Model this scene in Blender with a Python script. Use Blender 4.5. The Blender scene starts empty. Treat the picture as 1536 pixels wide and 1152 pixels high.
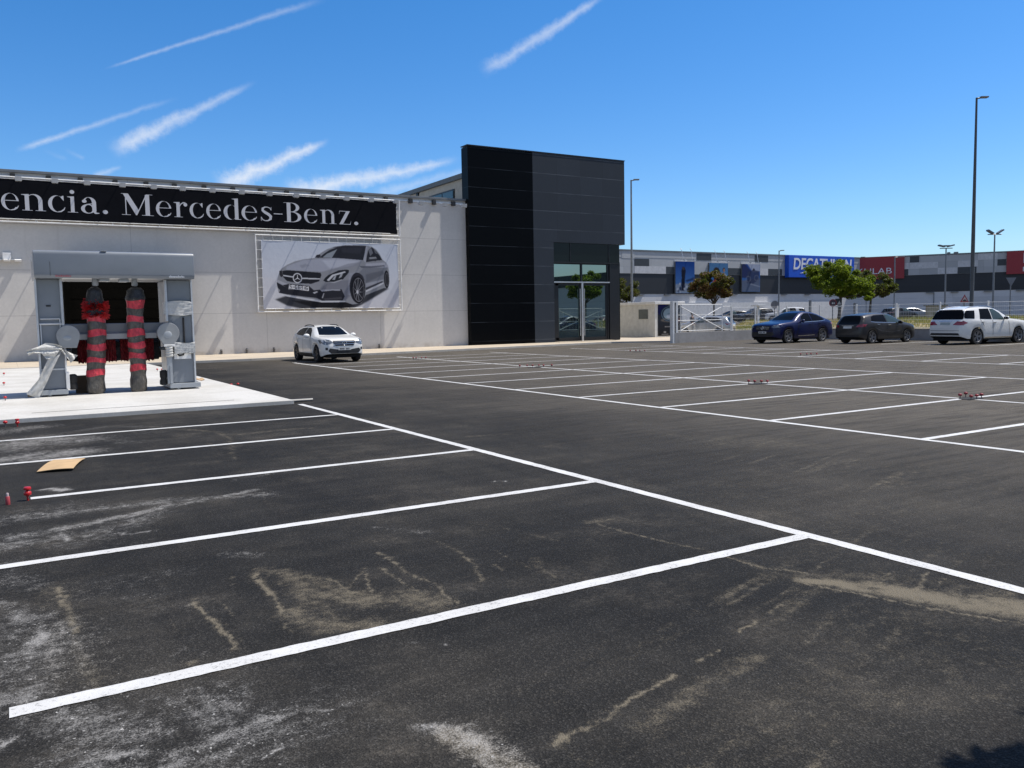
import bpy, bmesh, math, random
import numpy as np
from mathutils import Vector, Matrix
from mathutils.bvhtree import BVHTree
from mathutils.geometry import delaunay_2d_cdt
random.seed(7); rng = np.random.default_rng(7)
SC = bpy.context.scene
COL = SC.collection
rad = math.radians

# ------------------------------------------------------------------ survey of the place
# Camera station measured from the bay markings: eye 1.62 m above the asphalt at x=y=0.
# x runs along the bay dividers (away to the right), y along the long lines (away to the left).
EYE = 1.62; FPX = 1254.48; YAW, PITCH, ROLL = rad(31.1755), rad(4.4964), rad(-1.0465)
def cam_axes():
    cy, sy = math.cos(YAW), math.sin(YAW)
    fw = np.array([sy*math.cos(PITCH), cy*math.cos(PITCH), -math.sin(PITCH)])
    r0 = np.array([cy, -sy, 0.0]); u0 = np.cross(r0, fw)
    c, s = math.cos(ROLL), math.sin(ROLL)
    return c*r0+s*u0, -s*r0+c*u0, fw
RGT, UPV, FWD = cam_axes()
def sight(px, py):                      # bearing of a surveyed point
    return (px-768)/FPX*RGT-(py-576)/FPX*UPV+FWD
def ground(px, py, z=0.0):              # surveyed point on the ground
    d = sight(px, py); t = (z-EYE)/d[2]
    return d[0]*t, d[1]*t
def at_depth(px, py, dep):
    d = sight(px, py)*dep
    return d[0], d[1], d[2]+EYE
def on_y(px, py, Y):
    d = sight(px, py); k = Y/d[1]
    return d[0]*k, d[2]*k+EYE

# ------------------------------------------------------------------ mesh helpers
class MB:
    def __init__(s): s.v = []; s.f = []
    def add(s, vs, fs):
        n = len(s.v); s.v += [tuple(map(float, p)) for p in vs]
        s.f += [tuple(i+n for i in f) for f in fs]; return s
    def box(s, x0, x1, y0, y1, z0, z1):
        return s.add([(x0,y0,z0),(x1,y0,z0),(x1,y1,z0),(x0,y1,z0),(x0,y0,z1),(x1,y0,z1),(x1,y1,z1),(x0,y1,z1)],
            [(0,3,2,1),(4,5,6,7),(0,1,5,4),(1,2,6,5),(2,3,7,6),(3,0,4,7)])
    def cbox(s, c, d, M=None):
        vs = [Vector((c[0]+i*d[0]/2, c[1]+j*d[1]/2, c[2]+k*d[2]/2)) for k in (-1,1) for i,j in ((-1,-1),(1,-1),(1,1),(-1,1))]
        if M: vs = [M @ v for v in vs]
        return s.add(vs, [(0,3,2,1),(4,5,6,7),(0,1,5,4),(1,2,6,5),(2,3,7,6),(3,0,4,7)])
    def tube(s, pts, r, n=8, caps=True):
        pts = [Vector(p) for p in pts]; rs = r if isinstance(r, (list, tuple)) else [r]*len(pts)
        b = len(s.v); fs = []; up = Vector((0.31,0.17,1)).normalized(); vs = []
        for i, p in enumerate(pts):
            t = (pts[min(i+1,len(pts)-1)]-pts[max(i-1,0)])
            t = t.normalized() if t.length > 1e-9 else Vector((0,0,1))
            a = t.cross(up)
            a = a.normalized() if a.length > 1e-3 else t.cross(Vector((1,0,0))).normalized()
            c = t.cross(a)
            for k in range(n):
                an = 2*math.pi*k/n
                vs.append(p+(a*math.cos(an)+c*math.sin(an))*rs[i])
        for i in range(len(pts)-1):
            for k in range(n):
                fs.append((i*n+k, i*n+(k+1)%n, (i+1)*n+(k+1)%n, (i+1)*n+k))
        if caps:
            fs.append(tuple(range(n))[::-1]); fs.append(tuple((len(pts)-1)*n+k for k in range(n)))
        return s.add(vs, fs)
    def lathe(s, prof, n=16, M=None, cap=True):          # prof: (r,z)
        vs = []; fs = []
        for r, z in prof:
            for k in range(n):
                an = 2*math.pi*k/n; v = Vector((r*math.cos(an), r*math.sin(an), z))
                vs.append(M @ v if M else v)
        m = len(prof)
        for i in range(m-1):
            for k in range(n): fs.append((i*n+k, i*n+(k+1)%n, (i+1)*n+(k+1)%n, (i+1)*n+k))
        if cap:
            fs.append(tuple(range(n))[::-1]); fs.append(tuple((m-1)*n+k for k in range(n)))
        return s.add(vs, fs)
    def ell(s, c, r, n=12, m=8):
        return s.lathe([(max(1e-4, r[0]*math.sin(math.pi*i/m)), -r[0]*math.cos(math.pi*i/m)) for i in range(m+1)], n,
            Matrix.Translation(c) @ Matrix.Diagonal((1, r[1]/r[0], r[2]/r[0], 1)), cap=False)
    def prism(s, poly, axis, a, b):                      # poly in the other two axes, extruded a..b
        def P(u, v, w): return {'x':(w,u,v), 'y':(u,w,v), 'z':(u,v,w)}[axis]
        n = len(poly); vs = [P(u,v,a) for u,v in poly]+[P(u,v,b) for u,v in poly]
        fs = [tuple(range(n)), tuple(range(n,2*n))[::-1]]+[(i,(i+1)%n,n+(i+1)%n,n+i)[::-1] for i in range(n)]
        return s.add(vs, fs)
    def build(s, name, m, parent=None, smooth=None, bevel=0, loc=None, fixn=True):
        me = bpy.data.meshes.new(name); me.from_pydata(s.v, [], s.f)
        if fixn or bevel:
            bm = bmesh.new(); bm.from_mesh(me)
            if fixn: bmesh.ops.recalc_face_normals(bm, faces=bm.faces)
            if bevel:
                bmesh.ops.bevel(bm, geom=[e for e in bm.edges if len(e.link_faces)==2 and e.calc_face_angle(0) > .5],
                    offset=bevel, segments=2, affect='EDGES', profile=.6)
            bm.to_mesh(me); bm.free()
        if smooth is not None:
            me.polygons.foreach_set('use_smooth', [True]*len(me.polygons))
            try: me.set_sharp_from_angle(angle=rad(smooth))
            except Exception: pass
        o = bpy.data.objects.new(name, me); COL.objects.link(o)
        for mm in (m if isinstance(m, (list, tuple)) else [m]): me.materials.append(mm)
        if parent: o.parent = parent
        if loc: o.location = loc
        return o
def tag(o, label=None, cat=None, group=None, kind=None):
    for k, v in (('label',label),('category',cat),('group',group),('kind',kind)):
        if v: o[k] = v
    return o
def thing(name, loc, label, cat, group=None, rz=0):
    o = bpy.data.objects.new(name, None); COL.objects.link(o)
    o.location = loc; o.rotation_euler = (0,0,rz); o.empty_display_size = .3
    return tag(o, label, cat, group)
def kids(o): return [c for c in bpy.data.objects if c.parent == o]
def dup(root, loc, rz=None, label=None, group=None, scale=None):
    def cp(o, par):
        c = o.copy(); COL.objects.link(c)
        if par: c.parent = par
        for k in CH.get(o.name, []): cp(k, c)
        return c
    CH = {}
    for o in bpy.data.objects:
        if o.parent: CH.setdefault(o.parent.name, []).append(o)
    r = cp(root, None); r.location = loc
    if rz is not None: r.rotation_euler = (0,0,rz)
    if scale: r.scale = (scale,)*3 if not isinstance(scale, tuple) else scale
    if label: r['label'] = label
    if group: r['group'] = group
    return r
def struct(o): o['kind'] = 'structure'; return o

# ------------------------------------------------------------------ materials
class NT:
    def __init__(s, nt): s.t = nt; nt.nodes.clear()
    def n(s, typ, **kw):
        d = s.t.nodes.new(typ)
        for k, v in kw.items():
            if k.startswith('i_'): d.inputs[k[2:].replace('_',' ')].default_value = v
            else: setattr(d, k, v)
        return d
    def l(s, a, b): s.t.links.new(a, b)
    def put(s, v, sock):
        if hasattr(v, 'is_output'): s.l(v, sock)
        else: sock.default_value = v
    def math(s, op, a, b=0.0, c=0.0, clamp=False):
        d = s.n('ShaderNodeMath', operation=op, use_clamp=clamp)
        for i, v in enumerate((a,b,c)): s.put(v, d.inputs[i])
        return d.outputs[0]
    def vm(s, op, a, b=(0,0,0)):
        d = s.n('ShaderNodeVectorMath', operation=op)
        s.put(a, d.inputs[0]); s.put(b, d.inputs[1])
        return d.outputs['Value'] if op in ('DOT_PRODUCT','LENGTH') else d.outputs[0]
    def noise(s, vec, scale, detail=4, rough=.55, out='Fac', dist=0.0):
        d = s.n('ShaderNodeTexNoise'); d.inputs['Scale'].default_value = scale; d.inputs['Detail'].default_value = detail
        d.inputs['Roughness'].default_value = rough; d.inputs['Distortion'].default_value = dist
        if vec is not None: s.l(vec, d.inputs['Vector'])
        return d.outputs[out]
    def ramp(s, fac, stops):
        d = s.n('ShaderNodeValToRGB'); e = d.color_ramp.elements
        while len(e) < len(stops): e.new(.5)
        for k, (p, c) in enumerate(stops):
            e[k].position = p; e[k].color = (c,c,c,1) if not isinstance(c, tuple) else (*c[:3],1)
        s.put(fac, d.inputs[0]); return d.outputs[0]
    def mapr(s, v, a, b, c=0.0, d_=1.0, smooth=True):
        d = s.n('ShaderNodeMapRange', interpolation_type='SMOOTHSTEP' if smooth else 'LINEAR')
        for i, x in enumerate((v,a,b,c,d_)): s.put(x, d.inputs[i])
        return d.outputs[0]
    def mix(s, f, a, b, bt='MIX'):
        d = s.n('ShaderNodeMix', data_type='RGBA', blend_type=bt)
        s.put(f, d.inputs[0])
        for v, k in ((a,6),(b,7)):
            if isinstance(v, tuple): v = (*v[:3],1)
            s.put(v, d.inputs[k])
        return d.outputs[2]
    def scaled(s, vec, sc):
        return s.vm('MULTIPLY', vec, sc)
def newmat(name):
    m = bpy.data.materials.new(name); m.use_nodes = True
    t = NT(m.node_tree); b = t.n('ShaderNodeBsdfPrincipled'); o = t.n('ShaderNodeOutputMaterial')
    t.l(b.outputs[0], o.inputs[0]); return m, t, b
def bump(t, b, h, strength=.3, dist=.01):
    d = t.n('ShaderNodeBump'); d.inputs['Strength'].default_value = strength; d.inputs['Distance'].default_value = dist
    t.l(h, d.inputs['Height']); t.l(d.outputs[0], b.inputs['Normal'])
def pos(t): return t.n('ShaderNodeNewGeometry').outputs['Position']
def obj(t): return t.n('ShaderNodeTexCoord').outputs['Object']
def mat(name, col, rough=.5, metal=0.0, var=.12, vs=3.0, bmp=0.0, bs=40.0, coat=0.0, spec=None):
    m, t, b = newmat(name)
    p = obj(t)
    nz = t.noise(p, vs, 5, .6)
    f = t.mapr(nz, .3, .7, 1-var, 1+var, smooth=False)
    c = t.mix(1.0, (*col,), f, 'MULTIPLY')
    t.l(c, b.inputs['Base Color'])
    r2 = t.mapr(t.noise(p, vs*2.7, 3), .3, .7, max(0,rough-.06), min(1,rough+.08), smooth=False)
    t.l(r2, b.inputs['Roughness']); b.inputs['Metallic'].default_value = metal
    if coat: b.inputs['Coat Weight'].default_value = coat; b.inputs['Coat Roughness'].default_value = .03
    if spec is not None: b.inputs['Specular IOR Level'].default_value = spec
    if bmp: bump(t, b, t.noise(p, bs, 3), bmp, .01)
    return m
# ------------------------------------------------------------------ camera, sun, sky
cam = bpy.data.cameras.new('camera'); co = bpy.data.objects.new('camera', cam); COL.objects.link(co)
cam.sensor_width = 36; cam.lens = FPX/1536*36; cam.clip_end = 4000; cam.clip_start = .05
M = Matrix.Identity(4)
for i in range(3):
    M[i][0] = RGT[i]; M[i][1] = UPV[i]; M[i][2] = -FWD[i]
M.translation = (0, 0, EYE); co.matrix_world = M; SC.camera = co
SUN = Vector((.55, -.135, 1)).normalized()
sl = bpy.data.lights.new('sun', 'SUN'); sl.energy = 4.9; sl.angle = rad(.53); sl.color = (1, .945, .86)
so = bpy.data.objects.new('sun', sl); COL.objects.link(so)
so.rotation_euler = SUN.to_track_quat('Z', 'Y').to_euler()
SC.view_settings.view_transform = 'Standard'; SC.view_settings.look = 'None'
SC.view_settings.exposure = .18; SC.view_settings.gamma = 1
SC.cycles.max_bounces = 8; SC.cycles.use_denoising = True
W = bpy.data.worlds.new('World'); SC.world = W; W.use_nodes = True
t = NT(W.node_tree); out = t.n('ShaderNodeOutputWorld'); bg = t.n('ShaderNodeBackground')
t.l(bg.outputs[0], out.inputs[0])
sky = t.n('ShaderNodeTexSky', sky_type='NISHITA'); sky.sun_disc = False
sky.sun_elevation = math.asin(SUN.z); sky.sun_rotation = math.atan2(SUN.x, SUN.y)
sky.air_density = 1.0; sky.dust_density = .25; sky.ozone_density = 1.6; sky.altitude = 0
D = t.n('ShaderNodeTexCoord').outputs['Generated']
# contrails: (start px, end px, half width start/end, strength start/end)
TR = [((158,103),(490,-4),2.5,7,.42,.30), ((722,110),(910,-8),15,7,.52,.62), ((24,226),(268,146),5,5,.62,.14),
      ((166,228),(385,122),17,5,.95,.32), ((325,282),(494,211),25,6,1.15,.9), ((425,292),(690,238),24,7,1.2,.7),
      ((96,222),(128,238),5,5,.0,.22), ((60,224),(102,240),5,5,.0,.12), ((138,264),(184,250),6,4,.55,.25), ((560,292),(720,252),12,9,.45,.25)]
nzv = t.n('ShaderNodeTexNoise'); nzv.inputs['Scale'].default_value = 34; nzv.inputs['Detail'].default_value = 5
nzv.inputs['Roughness'].default_value = .62; t.l(D, nzv.inputs['Vector'])
nfine = t.noise(D, 120, 6, .72)
nwob = t.math('SUBTRACT', nzv.outputs['Fac'], .5)
acc = None
for (a, b, w0, w1, s0, s1) in TR:
    va = Vector(sight(*a)).normalized(); vb = Vector(sight(*b)).normalized()
    n_ = va.cross(vb).normalized(); e1 = (vb-va); L = e1.length; e1.normalize()
    dn = t.vm('DOT_PRODUCT', D, tuple(n_))
    ss = t.math('MULTIPLY', t.math('SUBTRACT', t.vm('DOT_PRODUCT', D, tuple(e1)), va.dot(e1)), 1/L)
    wid = t.mapr(ss, 0, 1, w0/FPX, w1/FPX, smooth=False)
    dn2 = t.math('ABSOLUTE', t.math('ADD', dn, t.math('MULTIPLY', nwob, t.math('MULTIPLY', wid, 1.5))))
    q = t.math('DIVIDE', dn2, wid)
    q = t.math('ADD', q, t.math('MULTIPLY', t.math('SUBTRACT', nfine, .5), .95))
    m = t.mapr(q, -.3, 1.05, 1, 0)
    ends = t.math('MULTIPLY', t.mapr(ss, -.02, .14, 0, 1), t.mapr(ss, .8, 1.02, 1, 0))
    front = t.mapr(t.vm('DOT_PRODUCT', D, tuple(va)), .5, .6, 0, 1)
    st = t.mapr(ss, 0, 1, s0, s1, smooth=False)
    v = t.math('MULTIPLY', t.math('MULTIPLY', m, ends), t.math('MULTIPLY', st, front))
    acc = v if acc is None else t.math('MAXIMUM', acc, v)
hsv = t.n('ShaderNodeHueSaturation'); hsv.inputs['Saturation'].default_value = 1.42; hsv.inputs['Value'].default_value = 1.22
t.l(sky.outputs[0], hsv.inputs['Color']); szz = t.n('ShaderNodeSeparateXYZ'); t.l(D, szz.inputs[0]); hs2 = t.mix(1.0, hsv.outputs[0], t.ramp(szz.outputs[2], [(0,(.52,.66,.90)),(.12,(.66,.78,.97)),(.34,(.84,.87,.98)),(1,(.9,.9,.96))]), 'MULTIPLY')
# added fill: unseen sky overhead and behind the viewpoint whitened to neutralise ambient
fh = (math.sin(YAW), math.cos(YAW), 0)
sky_fill = t.math('MULTIPLY', t.mapr(t.vm('DOT_PRODUCT', D, fh), .70, .05, 0, 1), t.mapr(t.noise(D, 3.5, 6, .6), .3, .7, .2, .58))
hs3 = t.mix(sky_fill, hs2, (4.1, 3.85, 3.6))
col = t.mix(t.math('MULTIPLY', acc, .85), hs3, (6.3, 6.8, 7.6))
t.l(col, bg.inputs['Color']); bg.inputs['Strength'].default_value = .112

# ------------------------------------------------------------------ asphalt
def value_noise(x, y, seed=0):
    xi = np.floor(x).astype(np.int64); yi = np.floor(y).astype(np.int64); fx = x-xi; fy = y-yi
    fx = fx*fx*(3-2*fx); fy = fy*fy*(3-2*fy)
    def h(a, b):
        n = (a*374761393+b*668265263+seed*1442695041) & 0x7fffffff
        n = ((n ^ (n >> 13))*1274126177) & 0x7fffffff
        return ((n ^ (n >> 16)) & 0xffff)/65535.0
    return (h(xi,yi)*(1-fx)+h(xi+1,yi)*fx)*(1-fy)+(h(xi,yi+1)*(1-fx)+h(xi+1,yi+1)*fx)*fy
def fbm(x, y, o=4, seed=0):
    s = 0; a = .5
    for k in range(o): s = s+a*value_noise(x*2**k, y*2**k, seed+k*17); a *= .5
    return s/(1-.5**o)
# stains: (kind, survey polyline, half width start, half width end (m), strength, softness)
ST = [('s',[(1207,872),(1250,874),(1290,879),(1400,896),(1470,905),(1545,915)],.05,.15,1.15),('s',[(1205,876),(1300,893),(1420,916),(1545,938)],.018,.02,.9),
 ('s',[(1215,866),(1300,868),(1400,880),(1540,898)],.15,.22,.42),
 ('s',[(1376,884),(1384,872),(1394,858)],.045,.02,1.0),('s',[(1316,876),(1326,866),(1340,856)],.012,.012,.7),('s',[(1405,888),(1412,878),(1419,868)],.014,.01,.8),('s',[(1210,862),(1235,845),(1262,832)],.02,.015,.45),
 ('s',[(893,785),(950,801),(1000,812),(1050,823),(1100,838),(1150,852),(1210,859)],.017,.025,.75),('s',[(884,783),(900,782),(918,779)],.05,.04,.75),
 ('s',[(445,868),(500,890),(545,900),(600,895),(650,905)],.10,.14,.62),('s',[(440,920),(490,940),(560,935)],.10,.08,.6),('s',[(455,885),(470,910),(500,935)],.09,.1,.55),
 ('s',[(400,855),(430,860),(470,868)],.07,.05,.62),('s',[(448,858),(470,872),(490,868),(520,882),(530,890)],.02,.03,.75),
 ('s',[(382,860),(396,878),(408,895),(425,920)],.03,.022,1.0),('s',[(428,935),(440,950)],.015,.015,.8),('s',[(288,898),(308,920),(330,942),(352,972)],.016,.024,1.0),('s',[(326,902),(352,924)],.008,.008,.7),
 ('s',[(252,930),(275,955)],.008,.008,.6),('s',[(345,860),(355,890)],.006,.008,.6),('s',[(290,990),(282,994),(296,1000)],.03,.03,.9),
 ('s',[(566,828),(585,840),(612,860),(640,872),(690,905)],.02,.02,.8),('s',[(542,853),(532,868),(522,885)],.012,.012,.75),('s',[(542,853),(552,872),(556,893)],.014,.014,.75),('s',[(570,852),(605,875),(655,902)],.014,.012,.65),
 ('s',[(655,812),(690,828),(712,845),(722,872)],.022,.028,.62),('s',[(722,814),(752,832),(800,855)],.014,.014,.55),('s',[(742,846),(752,856)],.02,.02,.65),('s',[(720,785),(790,800),(850,815)],.02,.03,.4),
 ('s',[(88,880),(98,898),(106,925),(114,950)],.022,.03,1.0),('s',[(110,945),(118,975),(130,1010),(140,1035)],.04,.06,.42),('s',[(80,880),(100,960),(120,1030)],.12,.14,.3),
 ('s',[(690,1105),(730,1130),(770,1150),(800,1165)],.04,.06,.9),('s',[(1180,905),(1155,920)],.014,.014,.7),('s',[(1135,930),(1110,948)],.014,.016,.9),('s',[(1075,975),(1050,990)],.012,.016,.9),
 ('s',[(1015,1012),(985,1030),(960,1045),(930,1062),(870,1095),(832,1115)],.014,.02,1.0),('s',[(1130,985),(1090,1012),(1060,1030),(1010,1060),(970,1085)],.05,.06,.5),
 ('s',[(832,1112),(850,1125),(880,1140)],.03,.03,.35),('s',[(800,840),(835,866)],.05,.04,.42),('s',[(225,640),(330,648),(345,660),(350,690)],.05,.04,.55),('s',[(300,662),(320,670),(330,668)],.04,.04,.55),
 ('s',[(360,652),(420,645),(470,642)],.06,.06,.55),('s',[(1270,830),(1330,780),(1420,740)],.4,.9,.20),('s',[(1390,930),(1250,1010),(1150,1120)],.25,.25,.27),('s',[(1420,960),(1536,1000)],.2,.2,.25),
 ('s',[(1090,665),(1130,662),(1200,668)],.35,.3,.36),('s',[(1290,635),(1380,620)],.5,.5,.22),('s',[(1150,735),(1400,715),(1536,705)],.7,1.0,.2),
 ('s',[(700,655),(780,650)],.05,.04,.45),('s',[(1000,650),(1060,660)],.1,.05,.3),('s',[(1390,990),(1480,1040)],.1,.1,.3),('s',[(1280,1045),(1400,1050)],.12,.1,.3),
 ('w',[(20,806),(60,800),(130,786),(200,772),(260,757),(330,746),(385,735)],.09,.05,.66),('w',[(40,775),(150,762),(250,752),(410,741)],.16,.08,.5),('w',[(150,800),(240,770)],.16,.1,.45),('w',[(10,818),(80,806)],.16,.12,.5),
 ('w',[(170,800),(195,801),(232,795)],.014,.02,.8),('w',[(170,799),(180,799)],.02,.02,.9),('w',[(60,735),(75,733),(98,735)],.03,.05,1.2),('w',[(60,962),(66,940)],.05,.04,.9),('w',[(40,950),(75,940),(95,975)],.14,.12,.45),
 ('w',[(0,1050),(35,1035),(50,1060),(120,1045)],.10,.06,.62),('w',[(0,1000),(60,1000),(90,960)],.25,.2,.38),('w',[(60,1060),(120,1090),(200,1100)],.13,.12,.48),('w',[(170,1135),(190,1133)],.03,.03,1.1),('w',[(150,1128),(215,1132)],.05,.05,.6),('w',[(100,1140),(240,1170)],.1,.1,.6),
 ('w',[(250,1150),(300,1120),(380,1085),(450,1067),(490,1065)],.07,.03,.62),('w',[(300,1160),(350,1120),(420,1095)],.12,.08,.42),('w',[(382,1140),(400,1134),(418,1126)],.012,.014,1.1),('w',[(0,1120),(15,1110)],.03,.03,.9),
 ('w',[(648,1092),(670,1092),(700,1105),(730,1128),(760,1152)],.05,.09,.62),('s',[(672,1098),(705,1116),(740,1140),(770,1160)],.06,.09,.75),('w',[(0,672),(60,660),(110,660)],.5,.4,.62),('w',[(0,690),(70,683),(110,678)],.35,.3,.72),('w',[(0,648),(60,640)],.3,.25,.5),
 ('w',[(60,655),(160,640),(300,640)],.1,.1,.3),('w',[(100,760),(0,780)],.2,.2,.32),('w',[(0,865),(50,880)],.12,.08,.35),('w',[(160,880),(260,860)],.15,.1,.2),
 ('w',[(350,720),(470,700)],.06,.04,.3),('w',[(560,790),(640,798)],.03,.05,.4),('w',[(345,830),(375,832)],.06,.06,.45),('w',[(475,772),(490,770)],.03,.02,.4),('w',[(600,965),(615,963)],.015,.015,.4),
 ('w',[(660,965),(668,968)],.012,.012,.9),('w',[(740,722),(758,722)],.02,.02,.9),('w',[(0,905),(45,930),(70,925)],.06,.06,.6),('w',[(105,812),(90,800)],.04,.04,.8),
 ('d',[(-20,720),(20,705),(60,722)],.35,.3,.8),('d',[(-20,745),(20,742),(70,752)],.16,.12,.8)]
def stain_fields(x, y):
    w = np.zeros_like(x); s = np.zeros_like(x); d = np.zeros_like(x)
    wx = x+.07*(fbm(x*4, y*4, 4, 3)-.5)+.045*(fbm(x*30, y*30, 3, 5)-.5)
    wy = y+.07*(fbm(x*4, y*4, 4, 11)-.5)+.045*(fbm(x*30, y*30, 3, 15)-.5); brk = fbm(x*7, y*7, 4, 31)
    for kind, pl, h0, h1, st in ST:
        P = [ground(*p) for p in pl]
        R = max(h0, h1)*3+.3
        bx = [p[0] for p in P]; by = [p[1] for p in P]
        idx = np.where((x > min(bx)-R) & (x < max(bx)+R) & (y > min(by)-R) & (y < max(by)+R))[0]
        if not len(idx): continue
        X = wx[idx]; Y = wy[idx]; best = np.zeros(len(idx)); n = len(P)-1
        for i in range(n):
            ax, ay = P[i]; bx_, by_ = P[i+1]; dx, dy = bx_-ax, by_-ay; L2 = dx*dx+dy*dy+1e-9
            tt = np.clip(((X-ax)*dx+(Y-ay)*dy)/L2, 0, 1)
            dist = np.hypot(X-ax-tt*dx, Y-ay-tt*dy); u = (i+tt)/n
            hw = h0+(h1-h0)*u
            thin = hw < .045; hw = np.where(thin, hw*.5, hw)
            best = np.maximum(best, np.clip(1.25-dist/(hw*1.6), 0, 1))
            best = np.maximum(best, np.where(thin, .42*np.clip(1.1-dist/(hw*6), 0, 1), .35*np.clip(1.1-dist/(hw*2.6), 0, 1)))
        f = best*st*(1.0 if max(h0, h1) < .045 else .95)*np.clip(.25+1.6*brk[idx], .45, 1.15)
        tgt = {'w':w, 's':s, 'd':d}[kind]; tgt[idx] = np.maximum(tgt[idx], f)
    # faint swept streaks, all running the way the sweeper went
    (ax, ay), (bx_, by_) = ground(830,1115), ground(1207,872); L = math.hypot(bx_-ax, by_-ay); ux, uy = (bx_-ax)/L, (by_-ay)/L
    uu = x*ux+y*uy; vv = -x*uy+y*ux
    sw = np.clip(fbm(uu*.7+3, vv*13, 5, 41)*2.6-1.15, 0, 1)*np.clip(fbm(uu*1.1, vv*1.1, 3, 45)*2.4-.7, 0, 1)
    def spot(px, py, r): gx, gy = ground(px, py); return np.exp(-((x-gx)**2+(y-gy)**2)/r**2)
    reg = np.clip(spot(1130,1000,.95)+spot(1330,930,.9)+spot(1440,800,1.6)+spot(1000,1080,.7)+.7*spot(1250,700,2.6)+.6*spot(600,900,.8)+.6*spot(520,650,1.5)+.5*spot(1100,660,2.5), 0, 1)
    s = np.maximum(s, .62*sw*reg)
    tr = np.clip(fbm(x*.5, y*9, 5, 51)*2.6-1.2, 0, 1)*np.clip(fbm(x*.8, y*.8, 3, 55)*2.2-.7, 0, 1)
    s = np.maximum(s, .5*tr*np.clip(spot(330,650,1.6)+spot(420,660,1.4)+.7*spot(200,640,2.0)+.7*spot(760,640,2.5), 0, 1))
    wl = np.clip(fbm(x*3, y*3, 5, 61)*2.4-.95, 0, 1)*np.clip(spot(40,950,.7)+spot(90,1090,.55)+spot(330,1120,.5)+.8*spot(70,670,1.6)+.6*spot(30,830,.8), 0, 1)
    w = np.maximum(w, .75*wl)
    return w, s, d
def grid_rect(V, F, A, x0, x1, y0, y1, step, stains):
    nx = max(1, int(round((x1-x0)/step))); ny = max(1, int(round((y1-y0)/step)))
    gx, gy = np.meshgrid(np.linspace(x0,x1,nx+1), np.linspace(y0,y1,ny+1)); x = gx.ravel(); y = gy.ravel()
    base = sum(len(v) for v in V)
    V.append(np.stack([x, y, np.zeros_like(x)], 1))
    a = np.zeros((len(x), 4)); a[:,3] = 1
    if stains: a[:,0], a[:,1], a[:,2] = stain_fields(x, y)
    A.append(a)
    i, j = np.meshgrid(np.arange(nx), np.arange(ny)); k = (j*(nx+1)+i).ravel()+base
    F.append(np.stack([k, k+1, k+nx+2, k+nx+1], 1))
V=[];F=[];A=[]
XE, YE = 42.75, 43.3
grid_rect(V,F,A,-1,7,1,5,.016,True);  grid_rect(V,F,A,7,15,1,5,.1,True)
grid_rect(V,F,A,-1,9,5,10,.03,True);  grid_rect(V,F,A,9,17,5,10,.12,True)
grid_rect(V,F,A,-1,17,10,19,.07,True)
grid_rect(V,F,A,-40,-1,-30,YE,5,False); grid_rect(V,F,A,-1,XE,-30,1,4,False)
grid_rect(V,F,A,15,XE,1,5,4,False); grid_rect(V,F,A,17,XE,5,19,4,False); grid_rect(V,F,A,-1,XE,19,YE,4,False)
V=np.concatenate(V);F=np.concatenate(F);A=np.concatenate(A)
me = bpy.data.meshes.new('parking_asphalt')
me.vertices.add(len(V)); me.vertices.foreach_set('co', V.ravel())
me.loops.add(len(F)*4); me.loops.foreach_set('vertex_index', F.ravel().astype(np.int32))
me.polygons.add(len(F)); me.polygons.foreach_set('loop_start', (np.arange(len(F))*4).astype(np.int32))
me.polygons.foreach_set('loop_total', np.full(len(F),4,np.int32))
at = me.attributes.new('stain', 'FLOAT_COLOR', 'POINT'); at.data.foreach_set('color', A.ravel().astype(np.float32))
me.update(); me.validate()
asphalt = bpy.data.objects.new('parking_asphalt', me); COL.objects.link(asphalt); struct(asphalt)
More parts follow.
